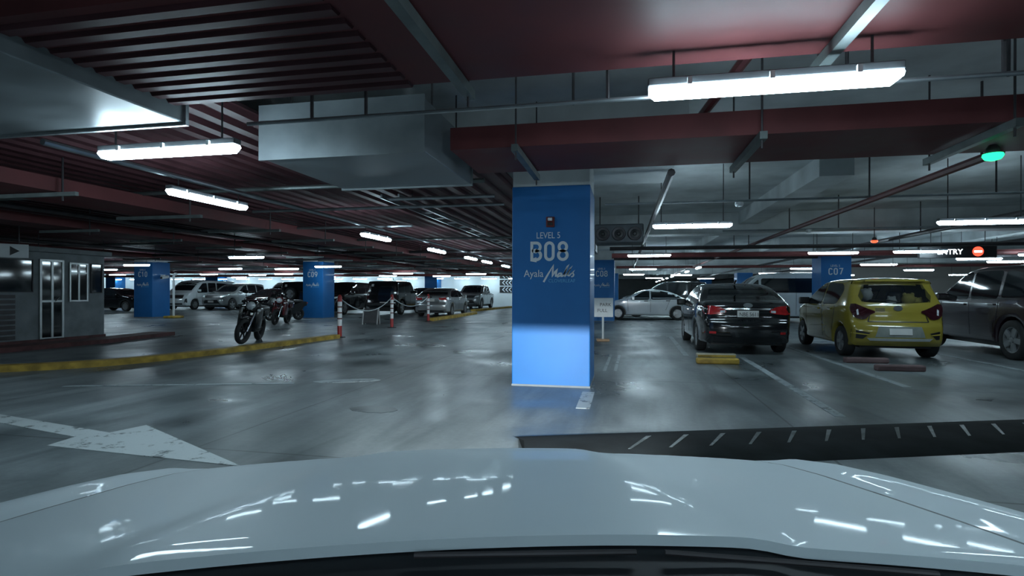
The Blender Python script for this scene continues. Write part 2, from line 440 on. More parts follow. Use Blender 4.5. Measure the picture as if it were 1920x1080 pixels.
def red_tray_y(label, x0, x1, y0, y1, z0, h):
    t = thing('cable_tray', label, 'cable tray', (0, 0, 0))
    obj('tray_bottom', bx((x0, y0, z0), (x1, y1, z0 + .03)), RED, t)
    obj('side_rail', bx((x1 - .03, y0, z0 + .03), (x1, y1, z0 + h)), RED, t)
    obj('side_rail', bx((x0, y0, z0 + .03), (x0 + .03, y1, z0 + h)), RED, t)
    yy = y0 + 1
    while yy < y1:
        obj('strut_channel', bx((x0 - .35, yy, z0 - .06), (x1 + .3, yy + .05, z0 - .01)), STRUT, t)
        obj('threaded_rod', tb([(x1 + .08, yy + .025, z0 - .12), (x1 + .08, yy + .025, 2.96)], .012, 6), PIPE_D, t)
        yy += 2.1
    return t
red_tray_y('long red tray running away beside the left lamp row', -8.1, -7.1, 2.6, 40, 2.52, 0.18)
red_tray_y('red tray running away over the motorcycles at left', -11.4, -10.6, 6, 40, 2.5, 0.16)
red_tray_y('red tray far left above the guard booth', -18.3, -17.3, 6, 40, 2.5, 0.16)

# sheet metal ducts
def duct(label, lo, hi, seams=3, axis=0):
    t = thing('air_duct', label, 'duct', (0, 0, 0))
    obj('duct_body', bx(lo, hi, .008), GALV, t)
    for f in (.25, .75):
        yy = lo[1] + (hi[1] - lo[1]) * f
        for xx in (lo[0] + .06, hi[0] - .06): obj('hanger_rod', tb([(xx, yy, hi[2] - .01), (xx, yy, 3.4)], .01, 6), PIPE_D, t)
    for i in range(seams + 1):
        f = i / seams; a = lo[axis] + (hi[axis] - lo[axis]) * f
        l2, h2 = [v - .018 for v in lo], [v + .018 for v in hi]
        l2[axis], h2[axis] = a - .015, a + .015
        obj('flange', bx(l2, h2), GALV, t)
    return t
duct('grey sheet metal duct at the upper left corner', (-6.0, -1.5, 2.5), (-3.2, 3.52, 2.95), 3, 1)
duct('grey box duct with pale underside left of the B08 column', (-3.35, 4.6, 2.5), (-1.74, 6.15, 2.98), 1, 1)
duct('grey duct end just behind the right edge of the B08 column', (-1.05, 12.3, 2.3), (-0.7, 15.0, 2.8), 2, 1)
fan = thing('fan_unit', 'dark ceiling fan unit with three round outlets right of the B08 column', 'fan', (-0.08, 12.2, 2.33))
obj('casing', bx((-.55, 0, 0), (.5, .7, .42), .03), mat('fan_casing', (0.07, 0.08, 0.09), 0.5, 0.3), fan)
for i in range(3):
    Mx = Matrix.Translation((-.37 + i * .34, -.01, .2))
    o = obj('outlet_ring', lathe([(.1, -.03), (.14, -.04), (.15, 0), (.1, .02)], 20, 'Y', Mx, False), PIPE_D, fan, True)
    obj('fan_hub', lathe([(.03, -.02), (.045, 0), (.095, .008)], 16, 'Y', Mx), BLACK, o, True)

for sx in (-.45, .4): obj('hanger_rod', tb([(sx, .35, .42), (sx, .35, 1.07)], .012, 6), PIPE_D, fan)
# pipes and conduits
run('conduit', 'thin bright conduit crossing below the upper red tray to the right lamp', 'pipe', (-2.6, 3.42, 2.43), (6, 3.42, 2.43), .014, PIPE)
run('conduit', 'pale strut conduit carrying the left lamp row towards the back wall', 'pipe', (-5.0, 3.9, 2.56), (-5.0, 42, 2.56), .03, PIPE)
run('sprinkler_pipe', 'dark red pipe running away at the upper right towards the aisle', 'pipe', (3.55, 6.12, 2.62), (3.55, 44, 2.62), .045, PIPE_R)
run('cable_bundle', 'dark cable run leading away beside the fan unit', 'cable', (0.52, 6.4, 2.6), (0.52, 40, 2.6), .045, PIPE_D)
run('cable_bundle', 'dark cable run crossing above the right lamp', 'cable', (0.9, 3.5, 2.9), (0.62, 6.2, 2.9), .04, PIPE_R)
for i, (yy, zz, rr, m_, x0, x1, lb) in enumerate((
        (9.05, 2.68, .018, PIPE, -.3, 30, 'thin grey conduit crossing just in front of the second right lamp'),
        (13.2, 2.66, .02, PIPE, 2.2, 30, 'thin grey conduit crossing over the black sedan'),
        (16.2, 2.52, .055, PIPE_D, -.4, 30, 'dark pipe crossing above the C08 and C07 columns'),
        (19.0, 2.5, .085, PIPE_R, -.4, 30, 'dark red main pipe crossing behind the right lamps'),
        (23.0, 2.62, .045, PIPE_D, -.4, 30, 'dark pipe crossing just before the C08 column'),
        (30.0, 2.6, .07, PIPE_R, -.4, 30, 'dark red pipe crossing over the white van'),
        (7.0, 2.72, .03, STRUT, -12, -1.8, 'grey strut bar under the left deck nearest the box duct'),
        (7.6, 2.62, .025, PIPE, -3.4, -1.8, 'short pale bar just behind the grey box duct'),
        (8.7, 2.68, .025, PIPE, -6.5, -1.9, 'pale bar crossing the deck left of the B08 column'),
        (11.0, 2.66, .03, PIPE, -11, -4.4, 'pale bar crossing the deck behind the second left lamp'),
        (13.8, 2.66, .03, STRUT, -24, -1.9, 'grey bar crossing the whole left deck at mid distance'),
        (17.5, 2.6, .05, PIPE_D, -40, -1.9, 'dark pipe crossing the left deck above the motorcycle'),
        (21.0, 2.6, .04, PIPE, -40, -1.9, 'pale pipe crossing the left deck just before the C09 column'),
        (27.0, 2.55, .05, PIPE, -50, -1.9, 'pale pipe crossing behind the C09 column'),
        (32.0, 2.55, .07, PIPE_R, -50, -1.9, 'dark red pipe crossing above the far left cars'),
        (38.5, 2.5, .09, PIPE_R, -55, -3.9, 'dark red pipe nearest the white back wall'))):
    run('ceiling_pipe', lb, 'pipe', (x0, yy, zz), (x1, yy, zz), rr, m_)
for i, (xx, zz, rr, m_, y0, y1, lb) in enumerate((
        (6.8, 2.66, .05, PIPE_D, 8, 70, 'dark pipe running away above the yellow hatchback'),
        (10.5, 2.7, .045, PIPE_D, 8, 70, 'dark pipe running away above the dark maroon vehicle'),
        (-9.6, 2.62, .05, PIPE_D, 4, 44, 'dark pipe running away over the kerb at left'),
        (-11.0, 2.6, .03, PIPE, 4, 44, 'pale pipe running away left of the kerb'),
        (-15.5, 2.6, .05, PIPE_D, 6, 44, 'dark pipe running away over the guard booth'))):
    run('ceiling_pipe', lb, 'pipe', (xx, y0, zz), (xx, y1, zz), rr, m_)
lad = thing('cable_ladder', 'pale cable ladder running away between the lamp row and the B08 column', 'cable ladder', (-3.75, 0, 2.78))
for s in (-.15, .15): obj('rail', bx((s - .015, 8.4, 0), (s + .015, 36, .07)), PIPE, lad)
rung = bx((-.14, -.02, .01), (.14, .02, .04)); me_r = bpy.data.meshes.new('rung'); rung.to_mesh(me_r); rung.free(); me_r.materials.append(PIPE)
for i in range(7): obj('hanger_rod', tb([(.15, 9 + i * 4.2, .02), (.15, 9 + i * 4.2, .2)], .01, 6), PIPE_D, lad)
for i in range(34): obj('rung', me_r, None, lad).location = (0, 8.6 + i * .8, 0)
rod = bpy.data.meshes.new('hanger'); b_ = tb([(0, 0, 0), (0, 0, 1)], .012, 6); b_.to_mesh(b_ and rod); b_.free(); rod.materials.append(PIPE_D)
for (xx, yy, z0) in ((3.55, 9, 2.62), (3.55, 13, 2.62), (3.55, 17, 2.62), (3.55, 6.4, 2.62), (6.8, 11, 2.66), (6.8, 14.5, 2.66), (1.9, 9.05, 2.68), (5.2, 9.05, 2.68), (4.6, 13.2, 2.66), (8.4, 13.2, 2.66), (0.6, 16.2, 2.5), (3.0, 16.2, 2.5), (6.0, 19, 2.5), (2.0, 3.42, 2.43), (-0.1, 3.42, 2.43), (3.4, 3.42, 2.43), (-1.7, 3.42, 2.43), (-2.1, 3.42, 2.43), (2.6, 4.4, 2.75), (1.55, 4.3, 2.75), (-0.4, 4.4, 2.75)):
    o = obj('hanger_rod', rod, None); o.location = (xx, yy, z0); o.scale = (1, 1, 3.4 - z0)
    tag(o, 'thin dark threaded rod dropping from the slab to a pipe', 'rod', 'threaded rods under the slab')
for (xx, yy, lb) in ((1.75, 9.05, 'round smoke detector on the conduit above the second right lamp'), (6.1, 9.05, 'round smoke detector on the conduit at the right'), (4.0, 13.2, 'small round detector on the conduit over the black sedan')):
    tag(obj('smoke_detector', lathe([(.02, .02), (.06, .015), (.065, -.02), (.045, -.05), (.02, -.055)], 16, 'Z', Matrix.Translation((xx, yy, 2.64))), WHITE, None, True), lb, 'detector')
for nm, loc, colr, lb in (('indicator_lamp', (3.26, 5.72, 2.49), (0.02, 0.95, 0.32), 'glowing green parking indicator lamp at the upper right'), ('indicator_lamp', (6.15, 15.3, 2.55), (1.0, 0.10, 0.04), 'glowing red parking indicator lamp above the C07 column')):
    t = thing(nm, lb, 'indicator', loc)
    obj('lamp_body', lathe([(.03, .1), (.05, .07), (.05, .02)], 14, 'Z'), PIPE_D, t, True)
    if colr[0] > .5: obj('hanger_rod', tb([(0, 0, .09), (0, 0, .86)], .01, 6), PIPE_D, t)
    obj('lamp_dome', lathe([(.075, .02), (.08, 0), (.06, -.03), (.02, -.042)], 18, 'Z'), mat('glow_' + ('green' if colr[1] > .5 else 'red'), colr, 0.4, emit=colr, emit_s=1.2, var=.01), t, True)

# ---------------------------------------------------------------- fluorescent lamps
LN = 1.27
def lamp_meshes():
    bm = bmesh.new(); h = LN / 2
    sec = [(-.04, .0), (-.058, -.03), (-.04, -.06), (.04, -.06), (.058, -.03), (.04, .0)]
    rings = []
    for xx, s in ((-h, .55), (-h + .035, 1), (h - .035, 1), (h, .55)):
        rings.append([bm.verts.new((xx, y * (0.8 if s < 1 else 1), z * s)) for y, z in sec])
    for A, B in zip(rings, rings[1:]):
        for i in range(5): bm.faces.new((A[i], A[i + 1], B[i + 1], B[i]))
    bm.faces.new(rings[0]); bm.faces.new(rings[-1][::-1])
    bmesh.ops.recalc_face_normals(bm, faces=bm.faces[:])
    d = bpy.data.meshes.new('diffuser'); bm.to_mesh(d); bm.free(); d.materials.append(TUBE)
    b = bx((-h - .005, -.042, .0), (h + .005, .042, .045), .006); hm = bpy.data.meshes.new('housing'); b.to_mesh(hm); b.free(); hm.materials.append(HOUSE)
    b = bx((-.012, -.066, -.012), (.012, .066, .03)); cm = bpy.data.meshes.new('clip'); b.to_mesh(cm); b.free(); cm.materials.append(ALU)
    return d, hm, cm
DIF, HOU, CLIP = lamp_meshes()
def lamp(x, y, along, label, group=None, rods=True, z=2.4, ztop=2.96):
    t = thing('fluorescent_lamp', label, 'lamp', (x, y, z), 0 if along == 'x' else R(90), group or 'fluorescent ceiling lamps')
    obj('diffuser', DIF, None, t); obj('housing', HOU, None, t)
    if rods:
        for s in (-.42, 0, .42): obj('clip', CLIP, None, t).location = (s, 0, 0)
        for s in (-.5, .5):
            o = obj('hanger_rod', rod, None, t); o.location = (s, 0, .045); o.scale = (.6, .6, ztop - z - .045)
    return t
lamp(-3.6, 3.78, 'x', 'long bright fluorescent lamp at the left, below the grey corner duct')
lamp(.77, 3.19, 'x', 'largest bright fluorescent lamp at the upper right between two red trays', ztop=2.6)
for i, yy in enumerate((5.9, 10.55, 14.3, 17.7, 19.9, 23.2, 27.2, 31.2)):
    lamp(-5.0, yy, 'y', ('bright fluorescent lamp nearest in the left lamp row, pointing away', 'second fluorescent lamp of the left row pointing away', 'third fluorescent lamp of the left row pointing away', 'fourth fluorescent lamp of the left row pointing away')[i] if i < 4 else ('fifth', 'sixth', 'seventh', 'last')[i - 4] + ' small fluorescent lamp of the left row pointing away', None if i < 4 else 'far lamps of the left row', ztop=2.535)
for (x_, y_, lb) in ((1.12, 9.66, 'bright fluorescent lamp in front of the fan unit, right of the B08 column'),
                     (5.55, 9.95, 'bright fluorescent lamp at the right edge of the picture'),
                     (0.75, 17.2, 'fluorescent lamp above the white sedan beside the C08 column'),
                     (5.75, 16.9, 'fluorescent lamp hanging before the blue C07 column'),
                     (7.85, 16.75, 'fluorescent lamp left of the lit entry sign'),
                     (-12.2, 16.0, 'fluorescent lamp above the motorcycle near the C09 column'),
                     (-20.6, 20.0, 'fluorescent lamp right of the C10 column'),
                     (-13.0, 22.5, 'fluorescent lamp just right of the C09 column')):
    lamp(x_, y_, 'x', lb, ztop=3.4 if x_ > -1.5 else 2.96)
far = [(-26.8, 31.5), (-24.3, 33.0), (-21.3, 31.5), (-19.2, 24.0), (-16.4, 24.5), (-13.2, 31.5), (-9.0, 33.0), (-26.6, 24.0), (-27, 20.5), (-31.5, 27), (-34, 31.5), (-16.2, 36), (-12.6, 37), (-22, 38), (-30, 38.5),
       (0.6, 35.0), (3.6, 36.5), (9.8, 24.0), (11.3, 20.5), (13.3, 22.5), (15.6, 19.6), (11.9, 18.6), (8.3, 34.0), (2.3, 44.0), (6.4, 46), (14, 30), (19, 26), (13.5, 38), (20, 38), (25, 32), (0.9, 27.3), (8.2, 27.5)]
ORD = ('nearest', 'second nearest', 'third nearest', 'fourth nearest', 'fifth nearest', 'sixth nearest', 'seventh nearest', 'eighth nearest', 'ninth nearest')
MARK = ((-22.4, 23, 'above column C10'), (-14.3, 24, 'above column C09'), (-29, 34, 'over the white passenger van at left'), (-23, 34, 'over the black sedan with the chrome grille'), (-17, 33, 'over the cars behind column C09'), (-10, 34, 'over the silver sedan and the pickup'), (-32, 26, 'between the guard booth and column C10'),
        (0, 30, 'over the white sedan'), (6.5, 30, 'over the white van on the right'), (11, 20, 'right of column C07'), (15, 22, 'above the dark maroon vehicle at far right'), (20, 35, 'before the beige lobby wall'), (4, 45, 'deep in the right aisle'))
seen = {}
for (x_, y_) in sorted(far, key=lambda q: q[1]):
    mk = min(MARK, key=lambda q: (q[0] - x_) ** 2 + (q[1] - y_) ** 2)[2]; n_ = seen.get(mk, 0); seen[mk] = n_ + 1
    lamp(x_, y_, 'x', ORD[n_] + ' small fluorescent lamp ' + mk, 'far crosswise lamps', ztop=2.96 if x_ < -1.7 else 3.4)
for i in range(8): lamp(3.3, 26 + i * 4.6, 'y', ORD[i] + ' lamp of the small row receding down the right aisle', 'far lamps of the right aisle', ztop=3.08)
BACKROW = []
for x_ in [-50 + 2.3 * i for i in range(19)]: BACKROW.append((x_, 44.0))  # wall row with extra lamps added and set close to brighten the wall
NTH = ('leftmost', 'second', 'third', 'fourth', 'fifth', 'sixth', 'seventh', 'eighth', 'ninth', 'tenth', 'eleventh', 'twelfth', 'thirteenth', 'fourteenth', 'fifteenth', 'sixteenth', 'seventeenth', 'eighteenth', 'rightmost')
for i, (x_, y_) in enumerate(BACKROW): lamp(x_, y_, 'x', NTH[i] + ' lamp from the left in the row filled out with added lamps along the white back wall', 'far lamps along the back wall, extra ones added')
for (x_, y_) in ((2.2, -.7), (1, -3.5), (5, -3.5), (-9, 3.2), (-9.5, -3), (7.0, 3.6), (-15.5, 3)):  # lamps added around the camera car, mostly out of frame, to brighten the bonnet
    lamp(x_, y_, 'x', 'added fluorescent lamp over the lane beside and behind the camera car', 'lamps added over the near lane')

# ---------------------------------------------------------------- signs
t = thing('entry_sign', 'black hanging lit sign with white ENTRY lettering and a red no entry disc', 'sign', (9.0, 17.1, 2.22))
obj('sign_box', bx((-1.0, 0, 0), (.85, .12, .34), .01), BLACK, t)
o = obj('lettering', text_mesh('ENTRY', .2, .004), mat('lit_white_letters', (.8, .9, 1), .5, emit=(.8, .92, 1), emit_s=3), t); o.location = (-.27, -.006, .1)
o = obj('no_entry_disc', lathe([(.13, -.012), (.13, .0)], 24, 'Y', Matrix.Translation((.4, 0, .17))), mat('lit_red_disc', (.8, .03, .02), .5, emit=(1, .06, .03), emit_s=1.6), t)
obj('white_bar', bx((.31, -.02, .145), (.49, -.012, .195)), mat('lit_white_letters', (1, 1, 1)), o)
for s in (-.7, .6): obj('hanger_rod', tb([(s, .06, .34), (s, .06, 1.15)], .01, 6), PIPE_D, t)
t = thing('arrow_sign', 'white hanging sign with a black arrow at the left edge above the booth', 'sign', (-13.2, 9.55, 1.98), R(55))
obj('sign_board', bx((-.5, -.02, 0), (.36, .02, .3), .005), WHITE, t)
o = obj('arrow_mark', prism([(0, .0), (.16, .1), (0, .2)], 0, .006), BLACK, t); o.matrix_local = Matrix(((1, 0, 0, .05), (0, 0, -1, -.021), (0, 1, 0, .05), (0, 0, 0, 1)))
for s in (-.3, .2): obj('hanger_rod', tb([(s, 0, .3), (s, 0, .95)], .01, 6), PIPE_D, t)
# notice sign on pole
t = thing('notice_sign', 'white square notice sign on a thin pole right of the B08 column', 'sign', (-0.52, 14.3, 0), R(8))
obj('sign_board', bx((-.255, -.012, .62), (.255, .012, 1.11), .006), WHITE, t)
obj('pole', tb([(0, .02, .06), (0, .02, 1.0)], .028, 10), WHITE, t, True)
obj('base', bx((-.16, -.1, 0), (.16, .14, .06), .015), mat('faded_orange_base', (.42, .27, .16), .7), t)
for tx, xx, zz in (('PARK', .06, .9), ('FULL', -.02, .75)):
    o = obj('lettering', text_mesh(tx, .12, .002), BLACK, t); o.location = (xx, -.014, zz)
# thin white post near C10
t = thing('white_post', 'thin white post with a yellow base right of the C10 column', 'post', (-20.7, 22.1, 0))
obj('pole', tb([(0, 0, .1), (0, 0, 2.0)], .05, 10), WHITE, t, True)
obj('base', bx((-.3, -.3, 0), (.3, .3, .11), .03), YEL, t)
obj('lamp_cap', lathe([(.05, 0), (.08, .05), (.05, .12)], 12, 'Z', Matrix.Translation((.08, 0, 2.0))), WHITE, t, True)
# security camera on C10's side
t = thing('security_camera', 'small white security camera on the right side of the C10 column', 'camera', (-21.98, 22.7, 2.0))
obj('bracket', bx((0, -.03, 0), (.22, .03, .05)), WHITE, t); obj('camera_body', tb([(.2, .2, -.04), (.24, -.22, -.1)], .075, 12), WHITE, t, True)
obj('lens', tb([(.24, -.22, -.1), (.243, -.25, -.104)], .05, 12), BLACK, t, True)
# chevron boards on the back wall
for i in range(3):
    t = thing('chevron_sign', ('top', 'middle', 'bottom')[i] + ' black chevron board on the white back wall left of the B08 column', 'sign', (-9.2, 44.98, 1.22 + (2 - i) * .58), 0, 'chevron boards on the back wall')
    obj('board', bx((-1.0, -.03, 0), (.6, 0, .5)), BLACK, t)
    for k_ in range(3):
        bm = bmesh.new(); xs = -.75 + k_ * .28
        stroke(bm, [(xs + .2, .44), (xs, .25), (xs + .2, .06)], .07, .006, y=-.03); obj('chevron', bm, LETTER, t)

for i, xx in enumerate((-39.9, -38.6, -37.6)):
    t = thing('wall_vent', ('left', 'middle', 'right')[i] + ' dark vent opening high on the white back wall above the vans', 'vent', (xx, 44.99, 1.95), 0, 'vents on the back wall')
    obj('vent_frame', bx((-.3, -.04, 0), (.3, 0, .42), .01), PIPE_D, t)
    for k_ in range(4): obj('vent_slat', bx((-.27, -.06, .05 + k_ * .09), (.27, -.04, .09 + k_ * .09)), PIPE_D, t)
# ---------------------------------------------------------------- guard booth
bo = thing('guard_booth', 'grey guard booth with glass door and windows at the left', 'booth', (-13.9, 0, 0))
obj('wall', bx((-2.6, 9.0, 0), (0, 12.48, 2.2), .01), CONC_D, bo)
obj('roof_slab', bx((-2.75, 8.8, 2.2), (.1, 12.62, 2.32), .01), CONC_D, bo)
obj('plinth', bx((-2.62, 8.9, 0), (.03, 12.5, .08)), DKRED, bo)
DGL = mat('dark_booth_glass', (0.012, 0.015, 0.018), 0.05, spec=0.7)
def window(y0, y1, z0, z1, name='window', bars_y=(), bars_z=(), fr=.045, m=ALU, depth=.03):
    w_ = obj(name, bx((0.001, y0, z0), (.012, y1, z1)), DGL, bo)
    def bar(lo, hi): obj('frame_bar', bx(lo, hi), m, w_)
    bar((.002, y0, z0), (depth, y0 + fr, z1)); bar((.002, y1 - fr, z0), (depth, y1, z1))
    bar((.002, y0 + fr, z0), (depth, y1 - fr, z0 + fr)); bar((.002, y0 + fr, z1 - fr), (depth, y1 - fr, z1))
    for b in bars_y: bar((.002, b - fr / 2, z0 + fr), (depth, b + fr / 2, z1 - fr))
    for b in bars_z: bar((.002, y0 + fr, b - fr / 2), (depth + .004, y1 - fr, b + fr / 2))
    return w_
dr = window(10.77, 11.36, .06, 2.03, 'door', (11.07,), (1.0,), .05)
obj('door_handle', tb([(.04, 11.12, 1.0), (.075, 11.12, 1.02), (.075, 11.2, 1.1)], .012, 6), CHROME, dr)
window(11.5, 12.0, .98, 1.98, 'window', (11.75,), (1.72,), .04)
window(12.08, 12.40, 1.2, 1.98, 'window', (), (), .02, BLACK)
window(9.05, 10.62, 1.22, 2.0, 'window', (), (), .02, BLACK)
for i in range(9): obj('louvre_slat', bx((.0, 9.05, .12 + i * .12), (.03, 10.22, .2 + i * .12), 0), PIPE_D, bo)

# ---------------------------------------------------------------- kerbs, bollards, road paint
def ribbon(pts, half, z0, z1, half_r=None):
    P = [Vector((*p, 0)) for p in pts]; l, r_ = [], []
    for i, p in enumerate(P):
        d = ((P[i + 1] if i + 1 < len(P) else p) - (P[i - 1] if i else p)).normalized(); n = Vector((-d.y, d.x, 0))
        l.append(p + n * half); r_.append(p - n * half)
    poly_l, poly_r = l, r_
    bm = bmesh.new()
    T = [[bm.verts.new((v.x, v.y, z1)) for v in S] for S in (poly_l, poly_r)]; B = [[bm.verts.new((v.x, v.y, z0)) for v in S] for S in (poly_l, poly_r)]
    for i in range(len(P) - 1):
        bm.faces.new((T[1][i], T[1][i + 1], T[0][i + 1], T[0][i])); bm.faces.new((T[0][i], T[0][i + 1], B[0][i + 1], B[0][i])); bm.faces.new((T[1][i + 1], T[1][i], B[1][i], B[1][i + 1]))
        bm.faces.new((B[0][i], B[0][i + 1], B[1][i + 1], B[1][i]))
    for i in (0, -1): bm.faces.new((T[0][i], T[1][i], B[1][i], B[0][i]))
    bmesh.ops.recalc_face_normals(bm, faces=bm.faces[:]); return bm
kp = [(-12.5, 5.2), (-10.8, 5.9), (-9.45, 6.75), (-8.65, 7.4), (-8.2, 8.4), (-7.9, 10.0), (-7.75, 11.6), (-7.6, 13.58)]
kc = chaikin(kp, 2)
tag(obj('kerb', ribbon(kc, .12, 0, .10), YEL), 'curved yellow painted kerb ending at the nearest striped bollard', 'kerb')
tag(obj('kerb', ribbon([(-13.6, 5.8), (-12.6, 8.4), (-12.5, 11.0), (-12.9, 13.4)], .35, 0, .1), DKRED), 'low dark red kerb in front of the guard booth', 'kerb')
tag(obj('kerb', ribbon([(-8.2, 22.6), (-8.15, 26), (-8.4, 30.5)], .16, 0, .13), YEL), 'yellow painted kerb right of the silver sedan', 'kerb')
tag(obj('kerb', ribbon([(-9.6, 34.5), (-9.3, 38), (-9.0, 43.5)], .16, 0, .13), YEL), 'faded yellow kerb in front of the grey pickup', 'kerb')
def bollard(x, y, label, z0=0.0, slim=0.055):
    t = thing('bollard', label, 'bollard', (x, y, z0), 0, 'red and white striped bollards')
    bands = ((0, .32, RED_P), (.32, .98, WHITE), (.98, 1.1, RED_P))
    for a, b, m_ in bands: obj('post_band', lathe([(slim, a), (slim, b)], 14, 'Z'), m_, t, True)
    for z_ in (.5, .66, .82): obj('reflector_ring', lathe([(slim + .004, z_), (slim + .004, z_ + .035)], 14, 'Z'), mat('dark_red_ring', (.09, .015, .015), .5), t, True)
    obj('cap', lathe([(slim, 1.1), (slim * .8, 1.14), (.015, 1.17)], 14, 'Z'), RED_P, t, True)
    obj('foot', lathe([(.16, 0), (.15, .02), (slim, .03)], 16, 'Z'), BLACK, t, True)
    return t
bollard(-7.62, 13.8, 'red and white bollard nearest the camera, at the end of the yellow kerb', .0, .06)
bollard(-7.95, 18.0, 'middle red and white bollard behind the folding floor sign')
bollard(-8.15, 22.2, 'red and white bollard in front of the silver sedan')
def chain(a, b, sag, label):
    pts = [(a[0] + (b[0] - a[0]) * f, a[1] + (b[1] - a[1]) * f, a[2] + (b[2] - a[2]) * f - sag * 4 * f * (1 - f)) for f in [i / 16 for i in range(17)]]
    tag(obj('barrier_chain', tb(pts, .016, 6), PIPE, None, True), label, 'chain')
chain((-7.62, 13.8, 1.08), (-7.95, 18.0, 1.08), .42, 'sagging grey chain between the nearest and the middle bollard')
chain((-7.95, 18.0, 1.08), (-8.15, 22.2, 1.08), .38, 'sagging grey chain between the middle bollard and the silver sedan bollard')
# A-frame sign
t = thing('floor_sign', 'dark folding floor sign with pale legs in front of the black boxy vehicle', 'sign', (-9.55, 19.7, 0), R(10))
for s in (-1, 1):
    Mx = Matrix.Translation((0, s * .2, 0)) @ Matrix.Rotation(R(s * 16), 4, 'X')
    p_ = obj('panel', bx((-.26, -.015, .06), (.26, .015, .62), 0, Mx), mat('dark_sign_panel', (.05, .055, .06), .6), t)
    for q in (-.28, .28): obj('leg', bx((q - .02, -.02, 0), (q + .02, .02, .66), 0, Mx), ALU, t)

def paint(name, poly, m_, label, cat='marking', group=None, th=.004):
    return tag(obj(name, prism(poly, 0.0, th), m_), label, cat, group)
def lineq(x0, y0, x1, y1, w_):
    d = Vector((x1 - x0, y1 - y0)).normalized(); n = Vector((-d.y, d.x)) * w_ / 2
    return [(x0 + n.x, y0 + n.y), (x0 - n.x, y0 - n.y), (x1 - n.x, y1 - n.y), (x1 + n.x, y1 + n.y)]
paint('lane_arrow', [(-7.62, 4.72), (-7.58, 4.54), (-4.60, 3.86), (-4.56, 3.60), (-2.67, 3.46), (-4.36, 4.34), (-4.44, 4.04)], WPNT, 'large worn white direction arrow on the floor at the left')
paint('bay_line', lineq(-.43, 5.95, -.43, 6.95, .15), WPNT, 'short white bay line at the foot of the B08 column')
for dx in (-.05, .12): paint('bay_line', lineq(-.25 + dx, 8.9, -.2 + dx, 11.2, .05), WPNT2, ('left' if dx < 0 else 'right') + ' stripe of the thin faded double line behind the B08 column', 'marking', 'double line behind the B08 column')
paint('bay_line', lineq(2.15, 6.1, 2.25, 11.3, .11), WPNT2, 'faded bay line leading to the back of the black sedan')
paint('bay_line', lineq(1.22, 11.4, 1.3, 16.3, .11), WPNT2, 'faded bay line left of the black sedan')
paint('bay_line', lineq(3.7, 8.2, 3.75, 16.6, .11), WPNT2, 'faded bay line between the black sedan and the yellow hatchback')
paint('bay_line', lineq(6.35, 8.2, 6.4, 16.6, .11), WPNT2, 'faded bay line right of the yellow hatchback')
paint('bay_line', lineq(4.0, 15.6, 6.3, 15.8, .12), WPNT, 'white cross line under the yellow hatchback')
paint('lane_line', lineq(-7.2, 5.9, -4.4, 6.75, .08), WPNT2, 'faded white lane line right of the yellow kerb')
paint('paint_smear', chaikin([(-4.3, 6.95), (-4.0, 6.85), (-3.3, 7.2), (-3.6, 7.4)], 1, True), WPNT2, 'ragged white paint smear on the floor beyond the arrow')
paint('floor_patch', chaikin([(-2.9, 5.35), (-2.5, 5.25), (-2.3, 5.4), (-2.45, 5.6), (-2.8, 5.6)], 1, True), mat('dark_floor_patch', (.035, .045, .05), .3), 'small dark broken patch on the floor left of the B08 column')
# dark worn hump in front of the bonnet
HSTR = worn_paint('hump_stripe', (.05, .06, .06), .15)
HUMP = mat('dark_worn_rubber', (.009, .012, .013), .9, var=.4, spec=.25, scale=3)
t = thing('speed_hump', 'long dark speed hump with worn slanting stripes in front of the bonnet', 'speed hump', (0, 0, 0))
bm = bmesh.new()
hx_, hy_ = Vector((.943, .333)), Vector((-.333, .943))
hp = [(0, 0), (.08, .03), (.3, .055), (.64, .055), (.86, .03), (.94, 0)]
def HP(a, b): return (-.62 + hx_.x * a + hy_.x * b, 3.74 + hx_.y * a + hy_.y * b)
ra = [bm.verts.new((*HP(.05 * (i % 2), b), z_)) for i, (b, z_) in enumerate(hp)]; rb_ = [bm.verts.new((*HP(9, b), z_)) for b, z_ in hp]
for i in range(5): bm.faces.new((ra[i], rb_[i], rb_[i + 1], ra[i + 1]))
bm.faces.new(ra)
bmesh.ops.recalc_face_normals(bm, faces=bm.faces[:])
obj('hump_body', bm, HUMP, t, True)
for i in range(15):
    a = .8 + i * .33; w_ = .025 if i != 12 else .16
    q = prism([HP(a, .3), HP(a + w_, .3), HP(a + w_ + .3, .64), HP(a + .28, .64)], .056, .058)
    obj('stripe', q, HSTR if i != 12 else WPNT2, t)
# wheel stops
def wstop(x, y, m_, label, m2=None):
    t = thing('wheel_stop', label, 'wheel stop', (x, y, 0), R(3), 'low wheel stops')
    obj('stop_block', bx((-.36, -.07, 0), (.36, .07, .1), .025), m_, t); obj('stripe', bx((-.34, -.074, .03), (.34, -.066, .075)), m2 or YEL, t)
ST = mat('faded_stop_concrete', (.34, .32, .24), .7); ST2 = mat('faded_red_stop', (.16, .10, .10), .7)
wstop(1.72, 11.02, ST, 'yellow and white wheel stop right behind the black sedan')
wstop(1.62, 10.2, YEL, 'yellow wheel stop nearest the camera behind the black sedan')
wstop(4.25, 10.9, ST2, 'faded reddish wheel stop behind the yellow hatchback', ST2)
wstop(4.35, 9.9, ST2, 'faded reddish wheel stop in the empty floor before the yellow hatchback', ST2)

